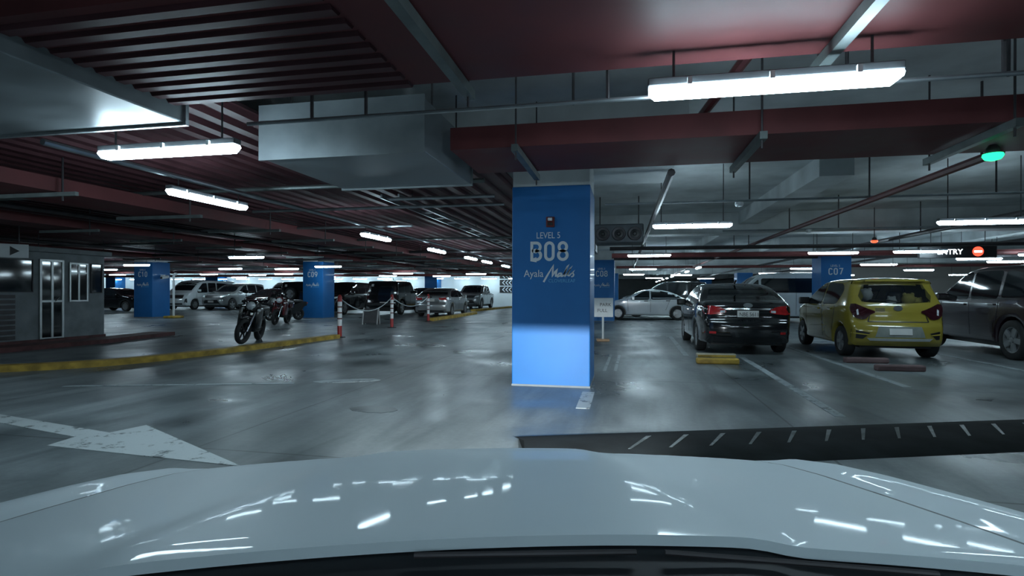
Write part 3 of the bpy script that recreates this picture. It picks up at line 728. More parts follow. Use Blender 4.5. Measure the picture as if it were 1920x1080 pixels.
# ---------------------------------------------------------------- vehicles
def car_body(spec):
    L2 = spec['L'] / 2; W = spec['W'] / 2; Hc = spec['H']; belt = spec['belt']; r = spec.get('r', .07)
    up = chaikin(spec['prof'], spec.get('smooth', 2))
    sill = spec.get('sill', .24); pts = list(up)
    ar = spec['wr'] + spec.get('gap', .055)
    for cx in (spec['wf'], spec['wb']):
        dz = sill - spec['wr']; a = math.degrees(math.acos(max(-1, min(1, (math.sqrt(max(0, ar * ar - dz * dz))) / ar)))) * (1 if dz >= 0 else -1)
        pts += arc(cx, spec['wr'], ar, ar, a, 180 - a, 12)
    n = len(pts)
    def inset(d):
        if d == 0: return pts
        out = []
        area = sum(pts[i][0] * pts[(i + 1) % n][1] - pts[(i + 1) % n][0] * pts[i][1] for i in range(n))
        sg = 1 if area > 0 else -1
        for i in range(n):
            a, p, b = Vector(pts[i - 1]), Vector(pts[i]), Vector(pts[(i + 1) % n])
            d1 = (p - a); d2 = (b - p)
            d1 = d1.normalized() if d1.length > 1e-6 else d2.normalized(); d2 = d2.normalized() if d2.length > 1e-6 else d1
            t_ = (d1 + d2); t_ = t_.normalized() if t_.length > 1e-6 else d1
            nn = Vector((-t_.y, t_.x)) * sg
            out.append((p.x + nn.x * d, p.y + nn.y * d))
        return out
    bm = bmesh.new(); lay = []
    angs = (0, 30, 60, 90)
    for s, aa in ((-1, angs[::-1]), (1, angs)):
        for a in aa:
            ins = inset(r * (1 - math.cos(R(a)))); yy = s * (W - r * (1 - math.sin(R(a))))
            lay.append([bm.verts.new((x_, yy, z_)) for x_, z_ in ins])
    for A, B in zip(lay, lay[1:]):
        for i in range(n): bm.faces.new((A[i], A[(i + 1) % n], B[(i + 1) % n], B[i]))
    bm.faces.new(lay[0][::-1]); bm.faces.new(lay[-1])
    bmesh.ops.recalc_face_normals(bm, faces=bm.faces[:])
    def cut(co, no): bmesh.ops.bisect_plane(bm, geom=bm.verts[:] + bm.edges[:] + bm.faces[:], plane_co=co, plane_no=no, dist=1e-4)
    xx = -L2 + .12
    while xx < L2: cut((xx, 0, 0), (1, 0, 0)); xx += .24
    zz = sill + .1
    while zz < Hc - .06: cut((0, 0, zz), (0, 0, 1)); zz += .14
    for f in (-.7, -.4, 0, .4, .7): cut((0, f * W, 0), (0, 1, 0))
    for ax, poly in spec.get('holes', ()):
        for i in range(len(poly)):
            a, b = poly[i], poly[(i + 1) % len(poly)]
            cut((0, a[0], a[1]), (0, -(b[1] - a[1]), b[0] - a[0]))
    tbm = spec.get('tumble', .2); pe = spec.get('pe', .14); pf = spec.get('pf', pe); l0 = spec.get('l0', .8); crown = spec.get('crown', .035); bow = spec.get('bow', .12)
    def deform(v):
        x_, y_, z_ = v.co; s = y_ / W
        k_ = 1.0
        if z_ > belt: k_ -= tbm * ((z_ - belt) / (Hc - belt)) ** 1.1
        else: k_ -= .06 * ((belt - z_) / belt) ** 2
        e = max(0, (abs(x_) - (L2 - l0)) / l0); k_ -= (pf if x_ > 0 else pe) * e * e
        v.co.y = y_ * k_
        if z_ > .55: v.co.z = z_ - crown * s * s * (z_ - .55) / (Hc - .55)
        v.co.x = x_ - math.copysign(bow * s * s * min(1, e), x_)
    for v in bm.verts: deform(v)
    bm.normal_update()
    bvh = BVHTree.FromBMesh(bm)
    for ax, poly in spec.get('holes', ()):
        dl = []
        for f in bm.faces:
            c = f.calc_center_median()
            if f.normal.x < -.15 and c.x < 0 and inside(poly, c.y, c.z): dl.append(f)
        bmesh.ops.delete(bm, geom=dl, context='FACES')
    return bm, bvh

def inside(poly, x_, y_):
    c = False; j = len(poly) - 1
    for i in range(len(poly)):
        if (poly[i][1] > y_) != (poly[j][1] > y_) and x_ < (poly[j][0] - poly[i][0]) * (y_ - poly[i][1]) / (poly[j][1] - poly[i][1] + 1e-12) + poly[i][0]: c = not c
        j = i
    return c

def decal(bvh, poly, side, m_, name, parent, off=.006, rnd=0, skirt=.02):
    """a panel cut to outline poly and laid on the body; side L/R: (x,z) outline, F/B: (y,z), T: (x,y)"""
    if rnd: poly = chaikin(poly, rnd, True)
    d = {'L': Vector((0, -1, 0)), 'R': Vector((0, 1, 0)), 'F': Vector((-1, 0, 0)), 'B': Vector((1, 0, 0)), 'T': Vector((0, 0, -1))}[side]
    def pt(a, b): return Vector((a, 0, b)) if side in 'LR' else Vector((0, a, b)) if side in 'FB' else Vector((a, b, 0))
    bm = bmesh.new(); f = bm.faces.new([bm.verts.new(pt(*p)) for p in poly])
    lo = [min(p[i] for p in poly) for i in (0, 1)]; hi = [max(p[i] for p in poly) for i in (0, 1)]
    for i in (0, 1):
        no = pt(1, 0) if i == 0 else pt(0, 1)
        a = lo[i] + .11
        while a < hi[i] - .02:
            bmesh.ops.bisect_plane(bm, geom=bm.verts[:] + bm.edges[:] + bm.faces[:], plane_co=pt(a, 0) if i == 0 else pt(0, a), plane_no=no, dist=1e-4); a += .11
    miss = []
    for v in bm.verts:
        h, nn, _i, _d = bvh.ray_cast(v.co - d * 8, d)
        if h is None: h, nn, _i, _d = bvh.find_nearest(v.co - d * (1.0 if side in 'LR' else 2.2))
        v.co = h - d * off
    if skirt:
        be = [e for e in bm.edges if len(e.link_faces) == 1]
        g = bmesh.ops.extrude_edge_only(bm, edges=be)['geom']
        for v in g:
            if isinstance(v, bmesh.types.BMVert): v.co += d * (skirt + off)
    bm.normal_update()
    flip = [f for f in bm.faces if f.normal.dot(d) > .3]
    if flip: bmesh.ops.reverse_faces(bm, faces=flip)
    return obj(name, bm, m_, parent, True, 50)

WHEELS = {}
def wheel_meshes(r, w_, style):
    key = (r, w_, style)
    if key in WHEELS: return WHEELS[key]
    rr = r * .66; h = w_ / 2
    ty = lathe([(rr, -h * .9), (r * .9, -h), (r * .985, -h * .8), (r, -h * .4), (r, h * .4), (r * .985, h * .8), (r * .9, h), (rr, h * .9), (rr * .98, 0)], 28, 'Y', None, False)
    tm = bpy.data.meshes.new('tyre'); ty.to_mesh(tm); ty.free(); tm.materials.append(RUBBER)
    tm.polygons.foreach_set('use_smooth', [True] * len(tm.polygons))
    bm = lathe([(rr, -h * .85), (rr * .93, -h * .8), (rr * .9, -h * .3), (.02, -h * .25)], 28, 'Y', None, False)
    n = {'five': 5, 'steel': 8, 'multi': 10}[style]
    for i in range(n):
        a = 2 * math.pi * i / n; wd_ = rr * (.2 if n == 5 else .13 if n == 8 else .09)
        M_ = Matrix.Rotation(a, 4, 'Y')
        box(bm, (rr * .1, -h * .86, -wd_), (rr * .93, -h * .55, wd_), M_)
    hub = lathe([(.01, -h * .95), (rr * .22, -h * .92), (rr * .24, -h * .4)], 16, 'Y')
    m2 = bpy.data.meshes.new('x'); hub.to_mesh(m2); hub.free(); bm.from_mesh(m2); bpy.data.meshes.remove(m2)
    rm = bpy.data.meshes.new('rim'); bm.to_mesh(rm); bm.free(); rm.materials.append(ALLOY)
    WHEELS[key] = (tm, rm); return tm, rm

def car(name, label, spec, paint_, loc, rz, front='+'):
    t = thing(name, label, spec['cat'], loc, rz)
    bm, bvh = car_body(spec)
    body = obj('body', bm, paint_, t, True, 38)
    W = spec['W'] / 2; L2 = spec['L'] / 2; r = spec['wr']
    obj('underbody', bx((-L2 + .25, -W + .24, .2), (L2 - .3, W - .24, .62)), BLACK, t)
    tm, rm = wheel_meshes(r, spec.get('ww', .2), spec.get('rim', 'five'))
    for xw in (spec['wf'], spec['wb']):
        for s in (-1, 1):
            w_ = obj('wheel', tm, None, t); w_.location = (xw, s * (W - .125), r); w_.rotation_euler = (0, random.random(), 0 if s < 0 else math.pi)
            obj('rim', rm, None, w_)
    for s in 'LR':
        sy = 1 if s == 'L' else -1
        for poly in spec.get('side_windows', ()): decal(bvh, roundp(poly, .07), s, GLASS, 'side_window', t, .005)
        for poly in spec.get('seams', ()): decal(bvh, lineq(*poly, .012), s, BLACK, 'door_seam', t, .003, 0, .01)
        for (hx, hz) in spec.get('handles', ()):
            h_, n_, _, _ = bvh.ray_cast(Vector((hx, sy * 5, hz)), Vector((0, -sy, 0)))
            if h_: obj('door_handle', bx((hx - .09, h_.y - .012, hz - .015), (hx + .09, h_.y + .03 * sy if sy > 0 else h_.y + .012, hz + .02) if sy > 0 else (hx + .09, h_.y + .012, hz + .02), .006) if sy > 0 else bx((hx - .09, h_.y - .03, hz - .015), (hx + .09, h_.y + .012, hz + .02), .006), spec.get('handle_mat', paint_), t)
        for poly in spec.get('side_trim', ()): decal(bvh, poly, s, spec.get('trim_mat', BLACK), 'side_trim', t, .012, 0)
        if 'mirror' in spec:
            mx, mz = spec['mirror']
            h_, n_, _, _ = bvh.ray_cast(Vector((mx, sy * 5, mz)), Vector((0, -sy, 0)))
            yb = h_.y if h_ else sy * W
            y0, y1 = sorted((yb - sy * .02, yb + sy * .2))
            mi = obj('mirror', bx((mx - .07, y0, mz - .04), (mx + .07, y1, mz + .12), .03), spec.get('mirror_mat', paint_), t)
    for side, key in (('F', 'front'), ('B', 'back'), ('L', 'left'), ('R', 'right'), ('T', 'top')):
        for nm, m_, poly, rnd, off in spec.get(key, ()):
            decal(bvh, poly, side, m_, nm, t, off, rnd)
    return t, bvh

def sym(poly): return [poly, [(-a, b) for a, b in poly][::-1]]
def both(nm, m_, poly, rnd=0, off=.008): return [(nm, m_, p, rnd, off) for p in sym(poly)]
def rect(w_, z0, z1, y=0): return [(y - w_ / 2, z0), (y + w_ / 2, z0), (y + w_ / 2, z1), (y - w_ / 2, z1)]

SEDAN = dict(cat='car', L=4.55, W=1.82, H=1.47, belt=.95, wr=.315, wf=1.38, wb=-1.28, tumble=.24, sill=.22, pe=.15, pf=.2, rim='multi',
    prof=[(-2.16, .24), (-2.24, .34), (-2.27, .52), (-2.25, .66), (-2.19, .74), (-2.2, .98), (-2.14, 1.08), (-1.7, 1.1), (-1.05, 1.4), (-.5, 1.475), (.1, 1.47), (.5, 1.38), (1.15, 1.02), (1.8, .9), (2.12, .76), (2.25, .58), (2.26, .36), (2.16, .24)],
    side_windows=[[(-1.55, 1.06), (-1.1, 1.3), (-.45, 1.405), (-.12, 1.41), (-.12, .99), (-1.45, 1.01)], [(-.04, .985), (-.04, 1.41), (.3, 1.36), (.88, 1.03), (.86, .98)]],
    seams=[(-.08, .35, -.08, .98), (.92, .4, .95, .95), (-.95, .95, -.75, .45)], handles=[(-.85, .88), (.12, .86)], mirror=(.78, .98))
SED_F = [('windshield', GLASS, [(-.66, 1.04), (.66, 1.04), (.55, 1.37), (-.55, 1.37)], 0, .005), ('grille', BLACK, rect(.9, .62, .74), 1, .006), ('lower_grille', BLACK, rect(1.1, .36, .5), 1, .006), ('number_plate', PLATE, rect(.4, .5, .62), 0, .015)] + both('head_lamp', LENS, [(.5, .68), (.86, .74), (.84, .86), (.6, .8)], 1)
blk = dict(SEDAN, front=SED_F, back=[
    ('rear_window', GLASS, [(-.7, 1.115), (.7, 1.115), (.56, 1.4), (-.56, 1.4)], 0, .005),
    ('boot_seam', BLACK, [(-.66, .73), (.66, .73), (.66, .742), (-.66, .742)], 0, .004),
    ('number_plate', PLATE, rect(.4, .765, .895), 0, .015),
    ('chrome_strip', CHROME, [(-.42, .915), (.42, .915), (.42, .945), (-.42, .945)], 0, .02),
    ('emblem', CHROME, [(.09 * math.cos(a * .5236), 1.0 + .05 * math.sin(a * .5236)) for a in range(12)], 0, .014)]
    + both('tail_lamp', TAIL, [(.42, .84), (.8, .8), (.84, .9), (.8, 1.0), (.55, .98), (.4, .9)], 1, .016)
    + both('reflector', TAIL, [(.6, .43), (.8, .43), (.8, .475), (.6, .475)], 0, .012)
    + both('reverse_lamp', LENS, [(.43, .855), (.52, .85), (.52, .895), (.43, .9)], 0, .02)
    + [('bumper_lip', BLACK, rect(1.3, .27, .36), 0, .01)])
bs, _ = car('sedan', 'black sedan with red tail lamps parked beside the yellow hatchback', blk, P_BLACK, (2.42, 11.55 + 2.27, 0), R(90))
o = obj('plate_lettering', text_mesh('NBE 5611', .105, .002, sx=.85), BLACK, bs); o.rotation_euler = (0, 0, R(-90)); o.location = (-2.295, 0, .79)
obj('antenna', tb([(-.8, 0, 1.46), (-.98, 0, 1.52)], .02, 6), P_BLACK, bs)

# yellow hatchback with see-through rear window
HATCH = dict(cat='car', L=3.7, W=1.7, H=1.55, belt=1.0, wr=.3, wf=1.2, wb=-1.2, tumble=.2, sill=.23, pe=.1, pf=.2, bow=.1, l0=.7, smooth=2,
    prof=[(-1.74, .25), (-1.82, .33), (-1.85, .5), (-1.82, .64), (-1.74, .72), (-1.72, 1.0), (-1.62, 1.18), (-1.46, 1.44), (-1.56, 1.5), (-1.5, 1.535), (-1.1, 1.56), (-.3, 1.555), (.2, 1.48), (.95, 1.04), (1.5, .92), (1.76, .76), (1.84, .55), (1.8, .3), (1.72, .24)],
    side_windows=[[(-1.1, 1.08), (-1.25, 1.3), (-1.1, 1.44), (-.3, 1.48), (-.3, 1.02), (-1.0, 1.03)], [(-.22, 1.02), (-.22, 1.48), (.1, 1.43), (.72, 1.05), (.7, 1.01)]],
    seams=[(-.26, .34, -.26, 1.0), (.78, .36, .78, .98), (-1.0, 1.0, -.82, .5)], handles=[(-.75, .93), (.0, .92)], mirror=(.66, 1.04))
RW = [(-.56, 1.09), (0, 1.055), (.56, 1.09), (.60, 1.2), (.50, 1.405), (-.50, 1.405), (-.60, 1.2)]
CLEARG = bpy.data.materials.new('clear_tinted_glass'); CLEARG.use_nodes = True
nt = CLEARG.node_tree; pb = nt.nodes['Principled BSDF']; pb.inputs['Base Color'].default_value = (.02, .025, .03, 1); pb.inputs['Roughness'].default_value = .05
tr = nt.nodes.new('ShaderNodeBsdfTransparent'); tr.inputs[0].default_value = (.75, .78, .8, 1); mx_ = nt.nodes.new('ShaderNodeMixShader'); mx_.inputs[0].default_value = .4
nt.links.new(tr.outputs[0], mx_.inputs[1]); nt.links.new(pb.outputs[0], mx_.inputs[2]); nt.links.new(mx_.outputs[0], nt.nodes['Material Output'].inputs[0])
yh = dict(HATCH, mirror_mat=BLACK, holes=[('B', RW)], front=SED_F, back=[
    ('rear_window', CLEARG, [(a * 1.04, 1.24 + (b - 1.24) * 1.05) for a, b in RW], 0, .006),
    ('number_plate', PLATE, rect(.38, .47, .585), 0, .018), ('plate_recess', mat('plate_recess_grey', (.20, .22, .20), .4), [(-.42, .42), (.42, .42), (.36, .62), (-.36, .62)], 0, .008),
    ('lower_garnish', ALU, [(-.5, .35), (.5, .35), (.55, .4), (-.55, .4)], 0, .014),
    ('tailgate_seam', BLACK, [(-.5, .7), (.5, .7), (.52, .716), (-.52, .716)], 0, .006),
    ('sticker', mat('dark_sticker', (.12, .1, .03), .6), rect(.16, .9, .97, .3), 0, .006),
    ('emblem', CHROME, [(.08 * math.cos(a * .5236), .965 + .05 * math.sin(a * .5236)) for a in range(12)], 0, .014)]
    + both('tail_lamp', TAILD, [(.36, .9), (.52, .96), (.76, 1.08), (.8, .95), (.74, .78), (.56, .74), (.48, .84)], 1, .022)
    + both('lamp_reflector', LENS, [(.66, .84), (.69, .83), (.70, .93), (.67, .95)], 0, .028)
    + both('bumper_vent', BLACK, [(.5, .5), (.78, .56), (.78, .4), (.62, .38)], 0, .01)
    + both('vent_slat', mat('vent_slat_yellow', (.42, .33, .05), .4), [(.52, .47), (.78, .505), (.78, .48), (.54, .455)], 0, .02)
    + both('tailgate_seam', BLACK, [(.47, .82), (.485, .82), (.52, .71), (.505, .7)], 0, .006))
ys, _ = car('hatchback', 'yellow hatchback with soft toys behind its rear window', yh, P_YEL, (5.08, 11.5 + 1.85, 0), R(90))
obj('spoiler', bx((-1.6, -.52, 1.47), (-1.42, .52, 1.515), .015), P_YEL, ys)
obj('rear_wiper', tb([(-1.69, -.04, 1.08), (-1.67, .12, 1.11), (-1.64, .45, 1.12)], .012, 6), BLACK, ys)
obj('parcel_shelf', bx((-1.55, -.55, .98), (-1.0, .55, 1.01)), BLACK, ys)
for sy in (-.32, .32): obj('rear_headrest', bx((-.85, sy - .12, 1.05), (-.72, sy + .12, 1.28), .04), BLACK, ys)
def blob(name, label, loc, r_, m_, ears):
    t = thing(name, label, 'toy', loc)
    obj('toy_body', lathe([(.01, -r_), (r_ * .75, -r_ * .7), (r_, 0), (r_ * .75, r_ * .7), (.01, r_)], 16, 'Z'), m_, t, True, 80)
    for s in (-1, 1): obj('toy_ear', lathe([(.01, 0), (r_ * .32, r_ * .15), (r_ * .25, r_ * .4), (.01, r_ * .5)], 10, 'Z', Matrix.Translation((s * r_ * .55, 0, r_ * .6))), m_, t, True, 80)
PLUSH = mat('pale_plush', (.62, .62, .58), .9); PLUSHY = mat('yellow_plush', (.6, .48, .12), .9)
for bxx, byy, bzz, rr_, m_, lb in ((4.66, 11.98, 1.22, .13, PLUSH, 'round pale soft toy at the left of the hatchback rear window'), (5.42, 12.0, 1.13, .12, PLUSHY, 'yellow soft toy at the right of the hatchback rear window'), (5.12, 11.98, 1.10, .09, PLUSH, 'small pale soft toy in the middle of the hatchback rear window'), (5.6, 12.02, 1.09, .08, PLUSHY, 'small yellow soft toy at the right corner of the hatchback rear window')):
    blob('soft_toy', lb, (bxx, byy, bzz), rr_, m_, True)

# SUV family
SUV = dict(cat='car', L=4.75, W=1.86, H=1.82, belt=1.12, wr=.375, wf=1.42, wb=-1.35, tumble=.17, sill=.3, pe=.1, pf=.18, l0=.7, gap=.06,
    prof=[(-2.2, .34), (-2.33, .42), (-2.36, .6), (-2.3, .78), (-2.25, 1.1), (-2.05, 1.6), (-2.1, 1.76), (-1.8, 1.81), (-.4, 1.83), (.2, 1.76), (1.0, 1.2), (1.8, 1.1), (2.18, .98), (2.34, .75), (2.36, .5), (2.2, .34)],
    side_windows=[[(-1.95, 1.22), (-1.85, 1.6), (-1.2, 1.7), (-1.1, 1.7), (-1.1, 1.16), (-1.85, 1.18)], [(-1.0, 1.15), (-1.0, 1.71), (-.15, 1.71), (-.15, 1.13)], [(-.07, 1.13), (-.07, 1.71), (.18, 1.67), (.85, 1.2), (.84, 1.13)]],
    seams=[(-.1, .4, -.1, 1.12), (.88, .5, .9, 1.1), (-1.05, 1.12, -.9, .6)], handles=[(-.85, 1.03), (.1, 1.02)], mirror=(.75, 1.14),
    back=[('rear_window', GLASS, [(-.66, 1.2), (.66, 1.2), (.56, 1.62), (-.56, 1.62)], 0, .005), ('number_plate', PLATE, rect(.4, .82, .94), 0, .015), ('bumper_trim', BLACK, rect(1.5, .4, .55), 0, .01)] + both('tail_lamp', TAIL, [(.5, .98), (.84, .96), (.86, 1.14), (.6, 1.1)], 1, .014),
    front=[('windshield', GLASS, [(-.7, 1.23), (.7, 1.23), (.6, 1.7), (-.6, 1.7)], 0, .005), ('grille', BLACK, [(-.5, .84), (.5, .84), (.6, 1.0), (-.6, 1.0)], 0, .012), ('lower_grille', BLACK, [(-.62, .46), (.62, .46), (.45, .7), (-.45, .7)], 0, .012), ('number_plate', PLATE, rect(.42, .53, .65), 0, .02), ('skid_plate', ALU, rect(1.0, .38, .43), 0, .016)]
    + both('head_lamp', LENS, [(.58, .86), (.86, .92), (.87, 1.02), (.64, .98)], 0, .014) + both('fog_lamp', BLACK, [(.7, .62), (.82, .66), (.8, .8), (.72, .76)], 0, .012))
car('sport_utility_vehicle', 'dark maroon vehicle cut by the right edge beside the yellow hatchback', dict(SUV, mirror_mat=P_MAROON), P_MAROON, (8.05, 11.0 + 2.37, 0), R(90))
mpv, _ = car('sport_utility_vehicle', 'dark tall vehicle with roof rails parked directly behind the white sedan', dict(SUV, H=1.78, side_trim=[]), P_DGREY, (2.05, 29.6, 0), R(180))
for s in (-.62, .62): obj('roof_rail', tb([(-1.7, s, 1.76), (-1.6, s, 1.85), (-.2, s, 1.87), (0, s, 1.78)], .022, 8), BLACK, mpv)
car('sport_utility_vehicle', 'silver vehicle with dark grille between the white van and a black sedan', dict(SUV, side_trim=[[(-2.1, .32), (2.1, .32), (2.1, .4), (-2.1, .4)]]), P_SILVER, (-26.6, 31.4 + 2.37, 0), R(-90))
car('sport_utility_vehicle', 'black vehicle parked nose out just right of the C09 column', SUV, P_BLACK, (-15.8, 26.6 + 2.37, 0), R(-90))

# white sedan seen from the side, small black sedan, silver sedan
WS = dict(SEDAN, L=4.35, W=1.72, H=1.40, wf=1.38, wb=-1.27, wr=.3, rim='five', front=SED_F, handle_mat=BLACK,
    prof=[(-2.1, .26), (-2.16, .36), (-2.17, .55), (-2.13, .78), (-2.1, .9), (-1.9, .96), (-1.6, .99), (-1.0, 1.3), (-.5, 1.4), (.1, 1.4), (.45, 1.33), (1.05, .97), (1.7, .85), (2.05, .74), (2.16, .58), (2.17, .36), (2.08, .24)],
    side_windows=[[(-1.42, 1.03), (-1.0, 1.24), (-.45, 1.34), (-.1, 1.345), (-.1, .93), (-1.3, .95)], [(-.03, .93), (-.03, 1.345), (.25, 1.3), (.8, .97), (.79, .92)]], mirror=(.7, .94),
    back=[('rear_window', GLASS, [(-.62, 1.02), (.62, 1.02), (.52, 1.3), (-.52, 1.3)], 0, .005)] + both('tail_lamp', TAIL, [(.45, .72), (.8, .72), (.8, .88), (.45, .86)], 0, .012),
    side_trim=[[(-1.95, .86), (-1.68, .88), (-1.68, .68), (-1.85, .65), (-1.97, .72)]])
car('sedan', 'white sedan parked side on right of the C08 column', WS, P_WHITE, (1.12, 26.7, 0), R(180))
SS = dict(SEDAN, L=4.8, H=1.49, front=SED_F, back=[
    ('rear_window', GLASS, [(-.72, 1.12), (.72, 1.12), (.57, 1.42), (-.57, 1.42)], 0, .005), ('number_plate', PLATE, rect(.42, .78, .9), 0, .018),
    ('boot_recess', P_GREY, [(-.42, .68), (.42, .68), (.5, .95), (-.5, .95)], 0, .006), ('emblem', CHROME, rect(.16, .96, 1.02), 1, .014), ('bumper_lip', BLACK, rect(1.35, .27, .33), 0, .01)]
    + both('tail_lamp', TAIL, [(.44, .86), (.84, .84), (.88, 1.0), (.82, 1.03), (.44, .96)], 0, .016) + both('lamp_strip', LENS, [(.5, .95), (.82, .98), (.82, 1.02), (.5, .975)], 0, .022) + both('reflector', BLACK, [(.6, .5), (.78, .5), (.78, .54), (.6, .54)], 0, .012))
car('sedan', 'silver sedan with red tail lamps parked behind the striped bollard', SS, P_SILVER, (-9.55, 26.0 + 2.3, 0), R(92))
car('sedan', 'black sedan with bright chrome grille left of the motorcycle', dict(SEDAN, front=SED_F[:1] + [('grille', CHROME, rect(1.0, .6, .76), 1, .012), ('number_plate', PLATE, rect(.4, .48, .6), 0, .02)] + SED_F[4:] + [('bumper_trim', CHROME, rect(1.3, .4, .44), 0, .012)]), P_BLACK, (-23.4, 31.2 + 2.27, 0), R(-90))
car('sedan', 'dark sedan parked side on between the guard booth and column C10', dict(SEDAN, front=SED_F), P_BLACK, (-31.6, 29.4, 0), R(0))
car('hatchback', 'small black hatchback peeking out behind the black boxy vehicle', dict(HATCH, back=[('rear_window', GLASS, RW, 0, .006)], front=SED_F), P_BLACK, (-13.9, 38.2, 0), R(90))

# vans
VAN = dict(cat='van', L=5.2, W=1.94, H=2.05, belt=1.15, wr=.35, wf=1.75, wb=-1.5, tumble=.11, sill=.27, pe=.05, pf=.16, l0=.6, crown=.05, rim='steel', smooth=2,
    prof=[(-2.5, .3), (-2.58, .4), (-2.6, .6), (-2.57, 1.1), (-2.45, 1.9), (-2.3, 2.03), (-1.5, 2.06), (.6, 2.06), (1.2, 1.98), (1.95, 1.3), (2.35, 1.12), (2.52, .9), (2.6, .6), (2.58, .36), (2.46, .27)],
    side_windows=[[(-2.3, 1.2), (-2.2, 1.8), (-.3, 1.86), (-.3, 1.2)], [(-.2, 1.2), (-.2, 1.86), (.55, 1.86), (.55, 1.2)], [(.65, 1.18), (.65, 1.85), (1.05, 1.82), (1.6, 1.3), (1.58, 1.16)]],
    seams=[(.6, .35, .6, 1.9), (-.25, .35, -.25, 1.9), (1.62, .5, 1.66, 1.2)], handles=[(.45, 1.05), (.78, 1.05)], mirror=(1.5, 1.28),
    back=[('rear_window', GLASS, [(-.76, 1.2), (.76, 1.2), (.7, 1.8), (-.7, 1.8)], 0, .005)] + both('tail_lamp', TAIL, [(.78, .85), (.9, .85), (.9, 1.3), (.8, 1.3)], 0, .012),
    front=[('windshield', GLASS, [(-.8, 1.32), (.8, 1.32), (.72, 1.9), (-.72, 1.9)], 0, .005), ('grille', BLACK, [(-.6, .78), (.6, .78), (.66, 1.02), (-.66, 1.02)], 0, .012), ('grille_bar', CHROME, rect(1.2, .88, .93), 0, .02), ('lower_grille', BLACK, rect(1.2, .36, .45), 0, .012), ('number_plate', PLATE, rect(.42, .55, .67), 0, .015)]
    + both('head_lamp', LENS, [(.62, .95), (.9, 1.0), (.92, 1.12), (.7, 1.08)], 0, .014) + both('fog_lamp', BLACK, [(.72, .46), (.86, .5), (.86, .78), (.78, .74)], 0, .012))
car('van', 'white passenger van parked nose out between column C10 and the silver vehicle', VAN, P_WHITE, (-29.7, 31.7 + 2.6, 0), R(-90))
car('van', 'white van parked nose out behind the silver vehicle at left', VAN, P_WHITE, (-26.9, 38.6 + 2.6, 0), R(-90))
VAN2 = dict(VAN, side_windows=[[(-2.05, 1.28), (-2.2, 1.55), (-2.15, 1.86), (1.1, 1.86), (1.1, 1.26), (-1.9, 1.26)], [(1.2, 1.24), (1.2, 1.84), (1.55, 1.5), (1.6, 1.22)]], H=2.12, L=5.0)
VAN2['prof'] = [(a, b * 1.03 if b > 1 else b) for a, b in VAN['prof']]
car('van', 'white van with one long dark side window behind the black sedan', VAN2, P_WHITE, (6.75, 25.6, 0), R(180))

# pickup
PICK = dict(SUV, L=5.2, H=1.8, belt=1.12, wf=1.6, wb=-1.5, wr=.39, rim='five',
    prof=[(-2.5, .45), (-2.58, .55), (-2.58, 1.06), (-2.55, 1.13), (-1.15, 1.14), (-1.0, 1.2), (-.88, 1.7), (-.7, 1.79), (.3, 1.8), (.6, 1.74), (1.2, 1.22), (2.0, 1.14), (2.42, 1.0), (2.56, .76), (2.56, .5), (2.42, .36)],
    side_windows=[[(-.85, 1.18), (-.75, 1.66), (-.1, 1.69), (-.1, 1.16)], [(-.02, 1.16), (-.02, 1.69), (.45, 1.66), (.98, 1.24), (.98, 1.16)]], seams=[(-.06, .45, -.06, 1.15), (1.05, .5, 1.05, 1.14), (-1.0, .5, -1.0, 1.13)], handles=[(-.75, 1.05), (.12, 1.04)], mirror=(.9, 1.2), back=[])
pk, _ = car('pickup_truck', 'grey double cab pickup parked nose out by the white back wall', PICK, P_GREY, (-11.1, 38.0 + 2.6, 0), R(-90))
obj('bed_liner', bx((-2.45, -.7, 1.1), (-1.2, .7, 1.15)), BLACK, pk)

# boxy off-roaders
JEEP = dict(cat='car', L=4.2, W=1.82, H=1.87, belt=1.15, wr=.39, wf=1.35, wb=-1.2, tumble=.07, sill=.38, pe=.03, pf=.14, l0=.4, bow=.03, crown=.03, smooth=1, gap=.09,
    prof=[(-1.95, .45), (-2.02, .5), (-2.02, .72), (-1.93, .75), (-1.92, 1.15), (-1.82, 1.8), (-1.7, 1.87), (-.2, 1.88), (.3, 1.8), (.62, 1.22), (1.8, 1.12), (1.95, 1.0), (1.96, .75), (2.1, .7), (2.1, .5), (1.95, .42)],
    side_windows=[[(-1.72, 1.2), (-1.66, 1.72), (-.9, 1.74), (-.9, 1.2)], [(-.82, 1.2), (-.82, 1.74), (-.12, 1.74), (-.12, 1.2)], [(-.04, 1.2), (-.04, 1.74), (.2, 1.72), (.5, 1.26), (.5, 1.2)]],
    seams=[(-.08, .5, -.08, 1.18), (.55, .6, .55, 1.18), (-.86, .6, -.86, 1.18)], handles=[(-.7, 1.08), (.05, 1.08)], mirror=(.45, 1.22), mirror_mat=BLACK,
    front=[('windshield', GLASS, [(-.68, 1.27), (.68, 1.27), (.66, 1.7), (-.66, 1.7)], 0, .005)],
    back=[('rear_window', GLASS, [(-.66, 1.2), (.66, 1.2), (.64, 1.7), (-.64, 1.7)], 0, .006), ('number_plate', PLATE, rect(.44, .56, .70, -.15), 0, .02), ('window_sticker', PLATE, rect(.14, 1.55, 1.68, .56), 0, .012)]
    + both('tail_lamp', TAILD, [(.74, .86), (.86, .86), (.86, 1.08), (.74, 1.08)], 0, .03))
j1, _ = car('off_road_vehicle', 'black boxy vehicle seen from behind between a black car and the silver sedan', JEEP, P_BLACK, (-12.9, 27.8 + 2.0, 0), R(90))
j2, _ = car('off_road_vehicle', 'black boxy vehicle with a spare wheel on its back, left of column C09', JEEP, P_BLACK, (-19.4, 29.6 + 2.0, 0), R(90))
tm, rm = wheel_meshes(.38, .2, 'multi')
